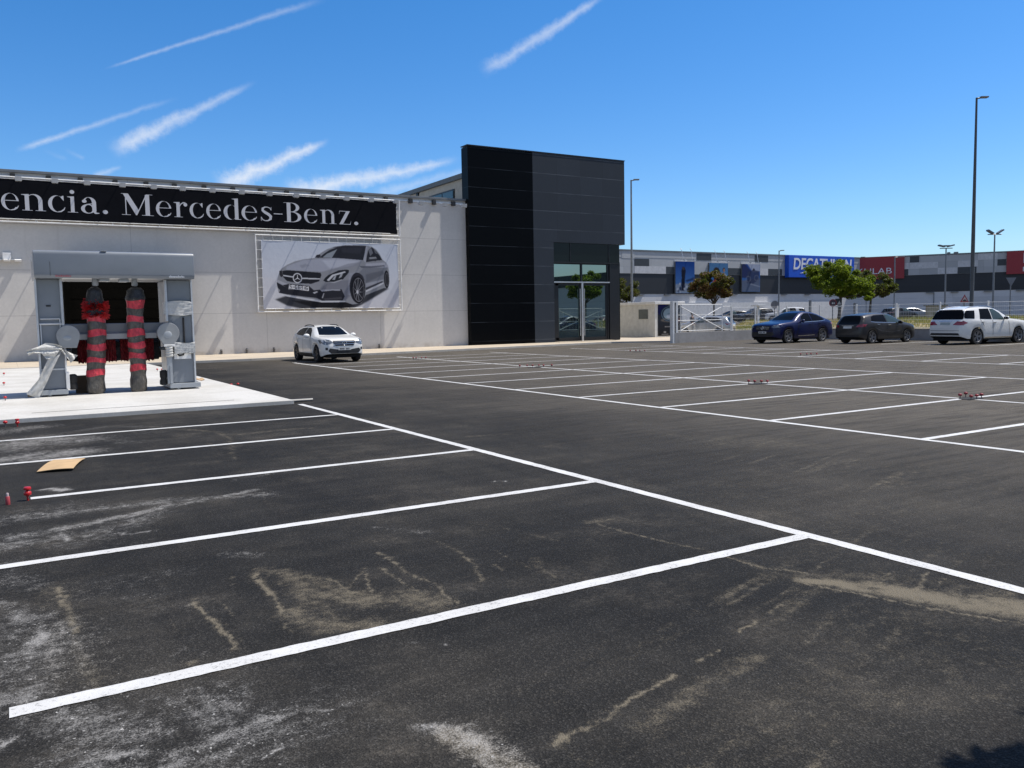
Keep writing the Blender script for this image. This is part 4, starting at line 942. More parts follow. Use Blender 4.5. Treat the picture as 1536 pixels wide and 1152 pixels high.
upright('right', 2.655, 2.52, 2.62, .075, [(2.49,.10),(2.42,.17),(2.25,.20),(2.1,.185),(1.9,.165),(1.6,.18),(1.3,.185),(1.0,.175),(.7,.175),(.5,.165),(.3,.18),(.13,.185),(.075,.15)],
        [(2.18,2.02),(1.82,1.70),(1.52,1.38),(1.22,1.10),(.97,.86),(.70,.58)], seed=9, top=(2.44,2.2))
# clear film wrapped round the right leg and the left drive
def band(x0, x1, z0, z1, y, seed, nm='film_band'):
    r_ = random.Random(seed); b = MB(); nx, nz = 26, 10; vs = []
    for j in range(nz+1):
        for i in range(nx+1):
            u = i/nx; x = x0+(x1-x0)*u+.01*math.sin(j*2.1+seed)
            vs.append((wx(x), wy(y)-.02*abs(math.sin(j*1.3+u*4+seed))-.012*r_.random(), wz(z0+(z1-z0)*j/nz+.03*math.sin(u*5+seed)*(.5-j/nz))))
    b.add(vs, [(j*(nx+1)+i, j*(nx+1)+i+1, (j+1)*(nx+1)+i+1, (j+1)*(nx+1)+i) for j in range(nz) for i in range(nx)])
    b.box(wx(x1-.012), wx(x1+.004), wy(y), wy(22.42), wz(z0+.02), wz(z1-.02)); b.box(wx(x0), wx(x0+.012), wy(y), wy(y+.2), wz(z0+.02), wz(z1-.02))
    return b.build(nm, M_FILM, ws, smooth=80)
band(3.24, 3.87, 1.84, 2.16, 21.06, 2); band(3.42, 3.885, .93, 1.19, 21.0, 5)
b = MB()
for k in range(9): b.lathe([(.075+.014*(k%2), wz(.86+.03*k)), (.08+.014*((k+1)%2), wz(.89+.03*k))], 12, Matrix.Translation((wx(3.31), wy(21.02), 0)), cap=False)
b.build('film_band', M_FILM, ws, smooth=80)
def ribbon(pts, ws_, seed, th=.012):
    r_ = random.Random(seed); b = MB(); n = 30; m = 8; P = [Vector(p) for p in pts]; vs = []
    for i in range(n+1):
        q = i/n*(len(P)-1); k = min(int(q), len(P)-2); f = q-k; c = P[k].lerp(P[k+1], f); w = ws_[k]+(ws_[k+1]-ws_[k])*f
        tdir = (P[k+1]-P[k]).normalized(); s_ = tdir.cross(Vector((0,1,0))).normalized()
        for j in range(m+1):
            u = j/m-.5; v = c+s_*u*w+Vector((0,-.03*math.cos(u*9+i*.25+seed)-.02*r_.random(), 0)); vs.append((wx(v.x),wy(v.y),wz(v.z)))
    b.add(vs, [(i*(m+1)+j, i*(m+1)+j+1, (i+1)*(m+1)+j+1, (i+1)*(m+1)+j) for i in range(n) for j in range(m)]); return b
b = ribbon([(1.02,20.98,1.15),(.92,20.94,.98),(.80,20.93,.72),(.66,20.93,.42),(.50,20.93,.18),(.46,20.95,.11)], [.16,.18,.17,.18,.24,.26], 1)
b2 = ribbon([(1.08,20.96,1.14),(.95,20.93,1.16),(.80,20.92,1.15),(.66,20.92,1.12),(.52,20.9,1.10),(.41,20.9,1.06)], [.08,.16,.24,.16,.10,.12], 4); b.add(b2.v, b2.f)
b3 = ribbon([(1.06,20.95,1.12),(1.14,20.94,1.04),(1.24,20.94,.95),(1.31,20.95,.89)], [.05,.09,.15,.22], 6); b.add(b3.v, b3.f)
b4 = ribbon([(.98,20.93,1.15),(.84,20.91,1.05),(.72,20.92,.98)], [.16,.28,.16], 8); b.add(b4.v, b4.f)
b.build('torn_film', M_FILM, ws, smooth=80, fixn=False)
# loose things round the gantry
M_CARD = mat('cardboard', (.40,.265,.135), .8, var=.15, vs=4); M_WOOD = mat('pale_wood', (.42,.29,.17), .75, var=.25, vs=8)
b = MB(); b.box(-.10,.14,-.13,.13,0,.40); cbx = b.build('cardboard_box', mat('box_brown', (.085,.062,.040), .85), None, bevel=.01, loc=(1.46, 21.72, .0755)); tag(cbx, 'small brown cardboard box on the slab behind the left wrapped brush', 'box')
b = MB(); vs = []; n = 12
for i in range(n+1):
    x = -.24+.48*i/n; z = .012+.05*abs(math.sin(i*.62))*(1-i/n*.55)
    vs += [(x,-.13,z),(x,.13,z+.03),(x,.13,z+.05),(x,-.13,z+.018)]
b.add(vs, [(4*i+k, 4*i+(k+1)%4, 4*i+4+(k+1)%4, 4*i+4+k) for i in range(n) for k in range(4)]+[(3,2,1,0),(4*n,4*n+1,4*n+2,4*n+3)])
o = b.build('cardboard_sheet', M_WOOD, None, loc=(3.86, 21.3, .228)); tag(o, 'bent cardboard offcut lying on the base of the right gantry leg', 'cardboard')
b = MB(); b.cbox((0,0,.04),(.17,.09,.08)); o = b.build('wood_block', M_WOOD, None, bevel=.005, loc=(.46, 21.35, .0755)); tag(o, 'short wooden block on the slab beside the left gantry leg', 'wood block')
b = MB()
P = [Vector((*ground(p[0],p[1]), 0)) for p in ((55,710),(110,706.5),(128,689.5),(81,692))]
c = sum(P, Vector())/4; nn = 8; vs = []
for j in range(nn+1):
    for i in range(nn+1):
        u, v = i/nn, j/nn; q = (P[0].lerp(P[1],u)).lerp(P[3].lerp(P[2],u), v)-c
        z = .012+.03*(1-v)*abs(math.sin(u*2.2))*.6+.018*math.sin(v*3); vs.append((q.x,q.y,z))
b.add(vs+[(x,y,z+.006) for x,y,z in vs], [(j*(nn+1)+i, (j+1)*(nn+1)+i, (j+1)*(nn+1)+i+1, j*(nn+1)+i+1) for j in range(nn) for i in range(nn)]+[(j*(nn+1)+i+81, j*(nn+1)+i+82, (j+1)*(nn+1)+i+82, (j+1)*(nn+1)+i+81) for j in range(nn) for i in range(nn)]
      +[(i, i+1, i+82, i+81) for i in range(nn)]+[(72+i, 72+i+81, 73+i+81, 73+i) for i in range(nn)]+[(9*j, 9*j+81, 9*j+90, 9*j+9) for j in range(nn)]+[(9*j+8, 9*j+17, 9*j+98, 9*j+89) for j in range(nn)])
o = b.build('cardboard_piece', mat('card_tan', (.50,.34,.18), .8, var=.12, vs=6), None, smooth=40, loc=c); tag(o, 'flat tan cardboard piece lying on the asphalt among the near bays', 'cardboard')
b = MB(); x0, y0 = ground(393,606.5); x1, y1 = ground(469,601.5); b.tube([(0,0,.035),(x1-x0,y1-y0,.03)], .03, 8); o = b.build('metal_rail', mat('rail_grey', (.33,.32,.30), .5, .3), None, loc=(x0,y0,0)); tag(o, 'grey metal rail lying on the asphalt at the corner of the slab', 'rail')

# ------------------------------------------------------------------ red-capped pipe stubs
M_REDP = mat('red_plastic', (.50,.012,.014), .35, coat=.3); M_REDD = mat('dull_red_plastic', (.25,.02,.025), .5)
def stub(x, y, label, kind, z=0, group='red-capped pipe stubs'):
    o = thing('pipe_stub', (x, y, z), label, 'pipe stub', group, rz=random.uniform(0,6)); o.scale = (.62,)*3
    if kind == 2:
        b = MB(); b.lathe([(.016,0),(.016,.06),(.024,.065),(.024,.09),(.016,.095)], 10); b.build('pipe', M_REDP, o, smooth=40)
        b = MB(); b.lathe([(.018,.075),(.05,.085),(.054,.11),(.048,.135),(.02,.15),(.018,.155),(.05,.165),(.054,.185),(.045,.205),(.01,.21)], 14); b.build('cap', M_REDP, o, smooth=50)
    elif kind == 1:
        b = MB(); b.lathe([(.030,0),(.032,.02),(.030,.12),(.026,.125)], 12); b.build('pipe', mat('stub_red', (.36,.05,.06), .5), o, smooth=40)
        b = MB(); b.lathe([(.019,.12),(.019,.165),(.014,.175)], 10); b.build('cap', mat('stub_clear', (.45,.36,.36), .4), o, smooth=40)
    else:
        b = MB(); b.lathe([(.014,0),(.014,.09)], 8); b.build('pipe', mat('stub_pipe', (.16,.15,.15), .6) if 'stub_pipe' not in bpy.data.materials else bpy.data.materials['stub_pipe'], o)
        b = MB(); b.lathe([(.016,.075),(.05,.09),(.056,.115),(.05,.14),(.02,.155)], 12); b.build('cap', M_REDD if kind == 3 else M_REDP, o, smooth=50)
    return o
sx, sy = ground(12,757); stub(sx, sy, 'slim dull red pipe stub with clear tip at the near left bays', 1)
sx, sy = ground(42,750.5); stub(sx, sy, 'double-bulbed bright red pipe stub at the end of a near bay line', 2)
sx, sy = ground(26,637,.03); stub(sx, sy, 'tall red capped stub at the front edge of the slab, right of the pair', 2)
sx, sy = ground(8,637,.03); stub(sx, sy, 'red capped stub at the front edge of the slab, left of the pair', 0)
sx, sy = ground(8,601,.075); stub(sx, sy, 'red capped stub on the slab left of the gantry', 0, .075)
for px, py, lb in ((347,581,'left of the pair'),(357,580,'right of the pair')): sx, sy = ground(px,py); stub(sx, sy, 'red capped stub on the asphalt right of the gantry, '+lb, 0)
for px, py, lb in ((236,557,'left of the pair'),(243,557,'right of the pair')): sx, sy = ground(px,py,.075); stub(sx, sy, 'red capped stub on the slab behind the gantry, '+lb, 0, .075)
for px, py, lb in ((6,578,'nearer of two by the wall'),(6,563,'farther of two by the wall')): sx, sy = ground(px,py,.08); stub(sx, sy, 'red capped stub on the slab at the far left, '+lb, 0, .075)
GRP = [('nearest cluster, at the right', 15.02, 8.66, 5, 3), ('second nearest cluster, right of centre', 14.85, 13.58, 4, 3), ('cluster of six in the double bays', 14.85, 23.0, 6, 3),
       ('small cluster nearest the pale hall', 14.6, 31.5, 4, 4), ('far cluster before the blue car', 26.1, 21.3, 4, 3), ('far cluster before the glass doors', 24.4, 29.3, 4, 4)]
ORD = ['first','second','third','fourth','fifth','sixth']
CX = {0:[(1440,598),(1448.5,595.5),(1456.5,600),(1465,599),(1472,597.5)], 1:[(1123,575.5),(1132,576),(1142,576),(1151,576)]}
for gi, (lb, x, y, n, kd) in enumerate(GRP):
    for k in range(n):
        if gi in CX: sx, sy = ground(*CX[gi][k])
        else:                                           # along the sight-across direction of the cluster
            q = (k-(n-1)/2)*.19; sx, sy = x+q*.86+random.uniform(-.05,.05), y-q*.52+random.uniform(-.05,.05)
        stub(sx, sy, 'red capped stub, %s from the left in the %s' % (ORD[k], lb), kd if kd == 3 else 3)
    if gi < 2:
        xs_ = [ground(*p) for p in CX[gi]]; cx_ = sum(p[0] for p in xs_)/n; cy_ = sum(p[1] for p in xs_)/n
    else: cx_, cy_ = x, y
    b = MB(); pts = [(cx_+(.30+.03*random.random())*math.cos(a)*.9, cy_+(.26+.05*random.random())*math.sin(a)*.6) for a in [k*.449 for k in range(14)]]
    b.prism([(px_, py_) for px_, py_ in pts], 'z', .001, .009); struct(b.build('asphalt_patch', mat('fresh_tar', (.014,.014,.014), .9) if 'fresh_tar' not in bpy.data.materials else bpy.data.materials['fresh_tar']))
# ------------------------------------------------------------------ cars
def car_paint(name, c, metal=.0, rough=.28):
    m, t, b = newmat(name); b.inputs['Base Color'].default_value = (*c,1); b.inputs['Metallic'].default_value = metal; b.inputs['Roughness'].default_value = rough
    b.inputs['Coat Weight'].default_value = .6 if sum(c) > 1 else .12; b.inputs['Coat Roughness'].default_value = .02
    P = obj(t); d = t.mapr(t.noise(P, 2.5, 5, .6), .4, .75, 0, .12); cc = t.mix(d, c, tuple(x*.6+.03 for x in c)); t.l(cc, b.inputs['Base Color'])
    return m
M_CGL = mat('car_glass', (.005,.006,.008), .05, var=.02, spec=.06); M_CGL2 = mat('clear_car_glass', (.035,.060,.060), .04, var=.25, vs=2, spec=.5)
M_TYRE = mat('tyre', (.016,.016,.017), .85, bmp=.2); M_RIM = mat('alloy', (.26,.26,.27), .35, .6); M_RIMD = mat('dark_alloy', (.07,.07,.075), .4, .5)
M_CHR = mat('chrome', (.68,.69,.7), .12, .95, var=.03); M_PLAST = mat('dark_trim', (.018,.018,.020), .55); M_UND = mat('underbody', (.006,.006,.006), .95)
M_TAIL = mat('tail_lamp', (.28,.012,.022), .12, coat=1); M_HEAD = mat('head_lamp', (.16,.18,.20), .08, .4, var=.5, vs=14, coat=1); M_PLATE = mat('plate_white', (.62,.62,.60), .5); M_MARK = mat('plate_mark', (.05,.05,.06), .6)
def interp(pts, u):
    if u <= pts[0][0]: return pts[0][1]
    for i in range(len(pts)-1):
        (a, va), (c, vc) = pts[i], pts[i+1]
        if u <= c:
            t_ = (u-a)/(c-a)
            m0 = (vc-va)/(c-a); 
            def slope(k):
                if k <= 0 or k >= len(pts)-1: return None
                l = (pts[k][1]-pts[k-1][1])/(pts[k][0]-pts[k-1][0]); r = (pts[k+1][1]-pts[k][1])/(pts[k+1][0]-pts[k][0])
                return 0 if l*r <= 0 else 2*l*r/(l+r)
            sa = slope(i); sc = slope(i+1); sa = m0 if sa is None else sa; sc = m0 if sc is None else sc
            h = c-a; t2, t3 = t_*t_, t_**3
            return (2*t3-3*t2+1)*va+(t3-2*t2+t_)*h*sa+(-2*t3+3*t2)*vc+(t3-t2)*h*sc
    return pts[-1][1]
def tess(poly, step):
    """polygon -> dense triangulation (2-D)"""
    P = []
    n = len(poly)
    for i in range(n):
        a = Vector(poly[i]); c = Vector(poly[(i+1)%n]); k = max(1, int((c-a).length/step))
        P += [a.lerp(c, j/k) for j in range(k)]
    nb = len(P); xs = [p[0] for p in poly]; ys = [p[1] for p in poly]
    X, Y = np.meshgrid(np.arange(min(xs)+step*.5, max(xs), step), np.arange(min(ys)+step*.5, max(ys), step))
    ins = poly_mask(X, Y, poly)
    for x, y in zip(X[ins], Y[ins]):
        q = Vector((x,y))
        if min((q-P[i]).length for i in range(nb)) > step*.45: P.append(q)
    v, e, f, _, _, _ = delaunay_2d_cdt(P, [(i,(i+1)%nb) for i in range(nb)], [], 1, 1e-6)
    out = []
    for t_ in f:
        cx = sum(v[i][0] for i in t_)/len(t_); cy = sum(v[i][1] for i in t_)/len(t_)
        if poly_mask(np.array([[cx]]), np.array([[cy]]), poly)[0,0]: out.append(tuple(t_))
    return v, out
def make_car(name, label, cat, loc, ang, S, paint, group=None, detail=2):
    L, Wd, H, wb, foh, R = S['L'], S['W'], S['H'], S['wb'], S['foh'], S['R']
    root = thing(name, loc, label, cat, group, ang)
    hw = Wd/2; uc = foh+wb/2; X = lambda u: uc-u
    top, sho = S['top'], S['sho']; wr = S.get('wr', .66)*hw; zb0 = S.get('sill', .24)
    plan = S.get('plan', [(0,.70),(.05,.80),(.16,.885),(.38,.96),(.8,.995),(1.4,1),(L-1.2,1),(L-.6,.98),(L-.25,.94),(L-.06,.88),(L,.80)])
    us = sorted(set([round(v,4) for v in list(np.linspace(0,L,86 if detail > 1 else 46))+list(np.linspace(0,.3,9))+list(np.linspace(L-.3,L,9))+[foh-R*1.12,foh+R*1.12,foh+wb-R*1.12,foh+wb+R*1.12]]))
    roofz = max(z for _, z in top)
    def ring(u):
        w = hw*interp(plan, u); zt = interp(top, u); zs = min(interp(sho, u), zt-.015); zb = zb0+.10*max(0,1-u/.35)+.12*max(0,1-(L-u)/.4)
        arch = False
        for c in (foh, foh+wb):
            Ra = R*1.13
            if abs(u-c) < Ra: zb = max(zb, R+math.sqrt(Ra*Ra-(u-c)**2)*.99); arch = True
        g = min(1, max(0, (zt-zs)/(roofz-interp(sho, L*.5))))
        wt = w*.955*(1-g)+min(wr, w*.955)*g
        h = zs-zb
        pts = [(w*.955, zb), (w*.985, zb+.10*h), (w*.998, zb+.30*h), (w*1.0, zb+.5*h), (w*.994, zb+.68*h), (w*.987, zb+.80*h), (w*.980, zb+.90*h), (w*.955, zs)]
        crown = min(.09, (zt-zs)*.4)
        for q in (.2,.4,.6,.8,1.0): pts.append((w*.955+(wt-w*.955)*q+.018*g*math.sin(q*math.pi), zs+(zt-crown-zs)*q))
        for q in (.3,.6,.85,1.0):
            a = q*math.pi/2; pts.append((wt*(1-.16*math.sin(a)*1)-wt*.0, zt-crown+crown*.62*math.sin(a)))
        wl = pts[-1][0]; zl = pts[-1][1]
        for q in (.3,.55,.8,1.0): pts.append((wl*(1-q), zl+(zt-zl)*(1-(1-q)**2)))
        return pts
    rings = [ring(u) for u in us]; m = len(rings[0]); vs = []; fs = []
    for u, r in zip(us, rings):
        for y, z in r: vs.append((X(u), y, z))
        for y, z in r[:-1][::-1]: vs.append((X(u), -y, z))
    M_ = 2*m-1
    for i in range(len(us)-1):
        for k in range(M_-1): fs.append((i*M_+k, i*M_+k+1, (i+1)*M_+k+1, (i+1)*M_+k))
    fs.append(tuple(range(M_))); fs.append(tuple((len(us)-1)*M_+k for k in range(M_))[::-1])
    b = MB(); b.add(vs, fs); body = b.build('body', paint, root, smooth=38)
    bm = bmesh.new(); bm.from_mesh(body.data); bmesh.ops.triangulate(bm, faces=bm.faces); bvh = BVHTree.FromBMesh(bm); bm.free()
    def panel(nm, poly, axis, m_, off=.006, parent=None, step=.07, both=False, join=None):
        b = MB()
        for sg in ((1,-1) if both else (1,)):
            v, f = tess(poly, step); P3 = []; ok = []
            for p in v:
                if axis == 'y': o_ = Vector((X(p[0]), sg*3, p[1])); d_ = Vector((0,-sg,0))
                elif axis == 'f': o_ = Vector((6, sg*p[0], p[1])); d_ = Vector((-1,0,0))
                elif axis == 'r': o_ = Vector((-6, sg*p[0], p[1])); d_ = Vector((1,0,0))
                else: o_ = Vector((X(p[0]), sg*p[1], 5)); d_ = Vector((0,0,-1))
                h_, n_, _, dist = bvh.ray_cast(o_, d_)
                if h_ is None: P3.append(Vector((0,0,0))); ok.append(False)
                else:
                    n_ = n_ if n_.dot(d_) < 0 else -n_
                    P3.append(h_+n_*off*.5-d_*off*.7); ok.append(True)
            ff = [t_ for t_ in f if all(ok[i] for i in t_)]
            b.add(P3, ff)
        if not b.f: return None
        o = b.build(nm, m_, parent or root, smooth=50, fixn=False)
        return o
    # underbody
    b = MB(); b.box(X(L-.12), X(.14), -hw+.27, hw-.27, .19, .62); b.box(X(foh+wb-R-.1), X(foh+R+.1), -hw+.07, hw-.07, .20, .5); b.build('underbody', M_UND, root)
    # wheels
    for u in (foh, foh+wb):
        for sg in (1, -1):
            Mx = Matrix.Translation((X(u), sg*(hw-.125), R)) @ Matrix.Rotation(-sg*math.pi/2, 4, 'X')
            b = MB(); b.lathe([(R*.66,-.105),(R*.93,-.115),(R*.985,-.09),(R,-.04),(R,.04),(R*.985,.09),(R*.93,.115),(R*.68,.105),(R*.66,.09)], 28, Mx, cap=False); b.lathe([(.01,-.10),(R*.66,-.105)], 28, Mx, cap=False)
            b.lathe([(.01,.02),(R*.66,.03)], 28, Mx, cap=False); wh = b.build('wheel', M_TYRE, root, smooth=40)
            if detail > 1:
                b = MB(); b.lathe([(R*.60,.05),(R*.66,.108),(R*.70,.112),(R*.69,.09)], 28, Mx, cap=False); b.lathe([(.01,.085),(R*.12,.085),(R*.15,.06)], 14, Mx, cap=False)
                for k in range(5):
                    for dd in (-.16,.16):
                        a0 = 2*math.pi*k/5; p = [(R*.10,a0+dd*1.4),(R*.66,a0+dd)]
                        (r0,b0),(r1,b1) = p; A = Vector((r0*math.cos(b0), r0*math.sin(b0), .075)); B = Vector((r1*math.cos(b1), r1*math.sin(b1), .095)); s_ = Vector((-(B-A).y,(B-A).x,0)).normalized()*R*.055
                        b.add([Mx@q for q in (A-s_,A+s_,B+s_,B-s_,A-s_-Vector((0,0,.04)),A+s_-Vector((0,0,.04)),B+s_-Vector((0,0,.05)),B-s_-Vector((0,0,.05)))], [(0,1,2,3),(0,4,5,1),(1,5,6,2),(2,6,7,3),(3,7,4,0)])
                b.build('rim', S.get('rimm', M_RIM), wh, smooth=30)
            else:
                b = MB(); b.lathe([(.01,.07),(R*.5,.085),(R*.64,.108),(R*.66,.09)], 20, Mx, cap=False); b.build('rim', M_RIM, wh, smooth=40)
    # glass
    for nm, poly, mm in S['side']:
        panel(nm, poly, 'y', mm or M_CGL, .007); panel_m(panel, nm, poly, 'y', mm or M_CGL)
    panel('windscreen', S['ws'], 'f', S.get('wsm', M_CGL), .007)
    panel('rear_window', S['rw'], 'r', M_CGL, .007)
    for nm, poly, axis, mm, sym in S['panels']:
        if sym:
            panel(nm, poly, axis, mm, .010); panel_m(panel, nm, poly, axis, mm)
        else: panel(nm, poly, axis, mm, .010)
    if detail > 1:
        for sg in (1,-1):
            u, z = S['mir']; b = MB(); y0 = sg*(hw*.93); b.ell((X(u), y0+sg*.15, z), (.075,.13,.085), 14, 8); b.cbox((X(u)-.01, y0+sg*.04, z-.05), (.06,.12,.04)); mi = b.build('mirror', paint, root, smooth=60)
            b = MB(); b.cbox((X(u)-.062, y0+sg*.15, z), (.02,.19,.11)); b.build('mirror_glass', M_CGL, mi)
            if S.get('rails'):
                ua, ub_ = S['rails']; b = MB(); pts = []
                for k in range(13):
                    u = ua+(ub_-ua)*k/12; zt = interp(top, u); zr = zt-.045+.05*math.sin(math.pi*min(1,max(0,k/12)))**.35; pts.append((X(u), sg*wr*.86, zr))
                b.tube(pts, .02, 6); b.build('roof_rail', S.get('railm', M_CHR), root, smooth=50)
        for nm, u, z in S['handles']:
            for sg in (1,-1):
                h_, n_, _, _ = bvh.ray_cast(Vector((X(u), sg*3, z)), Vector((0,-sg,0)))
                if h_: b = MB(); b.cbox((X(u), h_.y+sg*.02, z), (.20,.035,.028)); b.build('door_handle', S.get('hm', paint), root, bevel=.006)
    return root
def panel_m(panel, nm, poly, axis, mm):
    off = .007 if 'window' in nm else .010
    if axis == 'y':
        return panel_side(panel, nm, poly, mm, off)
    return panel(nm, [(-p[0], p[1]) for p in poly], axis, mm, off)
def panel_side(panel, nm, poly, mm, off):
    # the flank rays come from +y; a mirrored object reuses the mesh turned over y
    o = panel(nm, poly, 'y', mm, off)
    if o is None: return None
    me = o.data; n = len(me.vertices); c = np.empty(n*3); me.vertices.foreach_get('co', c); c = c.reshape(-1,3); c[:,1] *= -1; me.vertices.foreach_set('co', c.ravel()); me.flip_normals(); me.update(); return o
def seam(u0, z0, u1, z1, w=.009):
    dx, dz = u1-u0, z1-z0; L_ = math.hypot(dx, dz); nx, nz = -dz/L_*w, dx/L_*w
    return [(u0+nx,z0+nz),(u1+nx,z1+nz),(u1-nx,z1-nz),(u0-nx,z0-nz)]
def arch_poly(c, R, r0, r1, a0=0, a1=180):
    return [(c-r1*math.cos(rad(a)), R+r1*math.sin(rad(a))) for a in np.linspace(a0,a1,15)]+[(c-r0*math.cos(rad(a)), R+r0*math.sin(rad(a))) for a in np.linspace(a1,a0,15)]
def emblem(y0, z0, r, off=0):
    return [(y0+r*math.cos(k*math.pi/6), z0+r*math.sin(k*math.pi/6)) for k in range(12)]
R4 = lambda y0, y1, z0, z1: [(y0,z0),(y1,z0),(y1,z1),(y0,z1)]
# --- white compact crossover by the hall
GLA = dict(L=4.42, W=1.80, H=1.49, wb=2.70, foh=.90, R=.345, sill=.25, wr=.66,
 top=[(0,.66),(.03,.80),(.10,.905),(.28,.965),(.7,1.02),(1.1,1.06),(1.22,1.085),(1.6,1.27),(2.0,1.43),(2.4,1.485),(2.9,1.49),(3.4,1.46),(3.82,1.385),(4.08,1.25),(4.26,1.07),(4.37,.94),(4.42,.72)],
 sho=[(0,.62),(.08,.80),(.3,.87),(.9,.945),(1.6,.985),(2.6,1.02),(3.5,1.06),(4.1,1.04),(4.3,.95),(4.42,.68)],
 side=[('front_side_window',[(1.62,1.02),(2.52,1.05),(2.52,1.385),(2.18,1.375),(1.92,1.27)],None),('rear_side_window',[(2.58,1.052),(3.4,1.09),(3.68,1.12),(3.52,1.29),(3.2,1.37),(2.58,1.395)],None),],
 ws=[(-.60,1.09),(-.25,1.075),(.25,1.075),(.60,1.09),(.54,1.25),(.475,1.395),(.2,1.425),(-.2,1.425),(-.475,1.395),(-.54,1.25)], rw=[(-.56,1.05),(.56,1.05),(.48,1.33),(-.48,1.33)], mir=(1.72,1.06),
 rails=(2.15,3.55), railm=M_PLAST, rimm=M_RIMD, handles=[('h',2.35,.93),('h',3.2,.96)],
 panels=[('headlight',[(.46,.80),(.56,.90),(.76,.935),(.87,.89),(.86,.74),(.70,.70)],'f',M_HEAD,True),('grille',[(-.44,.865),(.44,.865),(.46,.80),(.36,.66),(-.36,.66),(-.46,.80)],'f',M_PLAST,False),
  ('lower_intake',[(-.66,.46),(-.60,.57),(-.28,.52),(.28,.52),(.60,.57),(.66,.46),(.54,.36),(-.54,.36)],'f',M_PLAST,False),('skid_strip',R4(-.5,.5,.345,.385),'f',M_CHR,False),
  ('fog_lamp',R4(.67,.75,.50,.60),'f',M_PLAST,True),
  ('arch_trim',arch_poly(.90,.345,.385,.45),'y',M_PLAST,True),('arch_trim',arch_poly(3.60,.345,.385,.45),'y',M_PLAST,True),('sill_trim',[(1.30,.25),(3.20,.25),(3.20,.36),(1.30,.36)],'y',M_PLAST,True),
  ('door_seam',seam(1.45,.38,1.60,1.0),'y',M_PLAST,True),('door_seam',seam(2.55,.38,2.55,1.05),'y',M_PLAST,True),('door_seam',seam(3.2,.70,3.5,1.08),'y',M_PLAST,True),
  ('tail_lamp',[(.55,.80),(.80,.84),(.80,.95),(.55,.93)],'r',M_TAIL,True),('plate',R4(-.26,.26,.70,.81),'r',M_PLATE,False)])
P_WHITE = car_paint('white_car_paint', (.72,.72,.70))
gla = make_car('parked_car', 'small white crossover parked nose out by the pale hall wall', 'car', (11.50,33.95,0), rad(-90.5), GLA, P_WHITE)
def front_bits(root, S, gz, gw, pz, py=0.0):
    """chrome bars, round badge and plate on a nose, set on the body by ray"""
    body = [c for c in kids(root) if c.name.startswith('body')][0]
    bm = bmesh.new(); bm.from_mesh(body.data); bmesh.ops.triangulate(bm, faces=bm.faces); bv = BVHTree.FromBMesh(bm); bm.free()
    def xs(y, z):
        h_, _, _, _ = bv.ray_cast(Vector((6,y,z)), Vector((-1,0,0))); return h_.x if h_ else S['foh']+S['wb']/2
    b = MB()
    for dz in (-.035,.045):
        pts = [(xs(y, gz+dz)+.02, y, gz+dz) for y in np.linspace(-gw,gw,13)]; b.tube(pts, .013, 6)
    b.build('grille_bar', M_CHR, root, smooth=50)
    x = xs(0, gz)+.045; b = MB(); Mx = Matrix.Translation((x,0,gz)) @ Matrix.Rotation(math.pi/2, 4, 'Y')
    ri = [(.085+.012*math.cos(a), .012*math.sin(a)) for a in np.linspace(0,2*math.pi,8)]; b.lathe(ri, 20, Mx, cap=False)
    for an in (90,210,330): b.tube([(x,0,gz),(x,.08*math.cos(rad(an)),gz+.08*math.sin(rad(an)))], .008, 5)
    b.build('badge', M_CHR, root, smooth=50)
    x = max(xs(0,pz-.04), xs(0,pz+.04))+.03; b = MB(); b.box(x-.02,x,-.26+py,.26+py,pz-.055,pz+.055); p = b.build('number_plate', M_PLATE, root)
    b = MB(); 
    for k, w in enumerate((.035,.03,.035,.03,0,.035,.03,.035)):
        if w: b.box(x,x+.002,-.20+.05*k+py,-.20+.05*k+w+py,pz-.03,pz+.03)
    b.build('plate_characters', M_MARK, p)
front_bits(gla, GLA, .765, .42, .545)
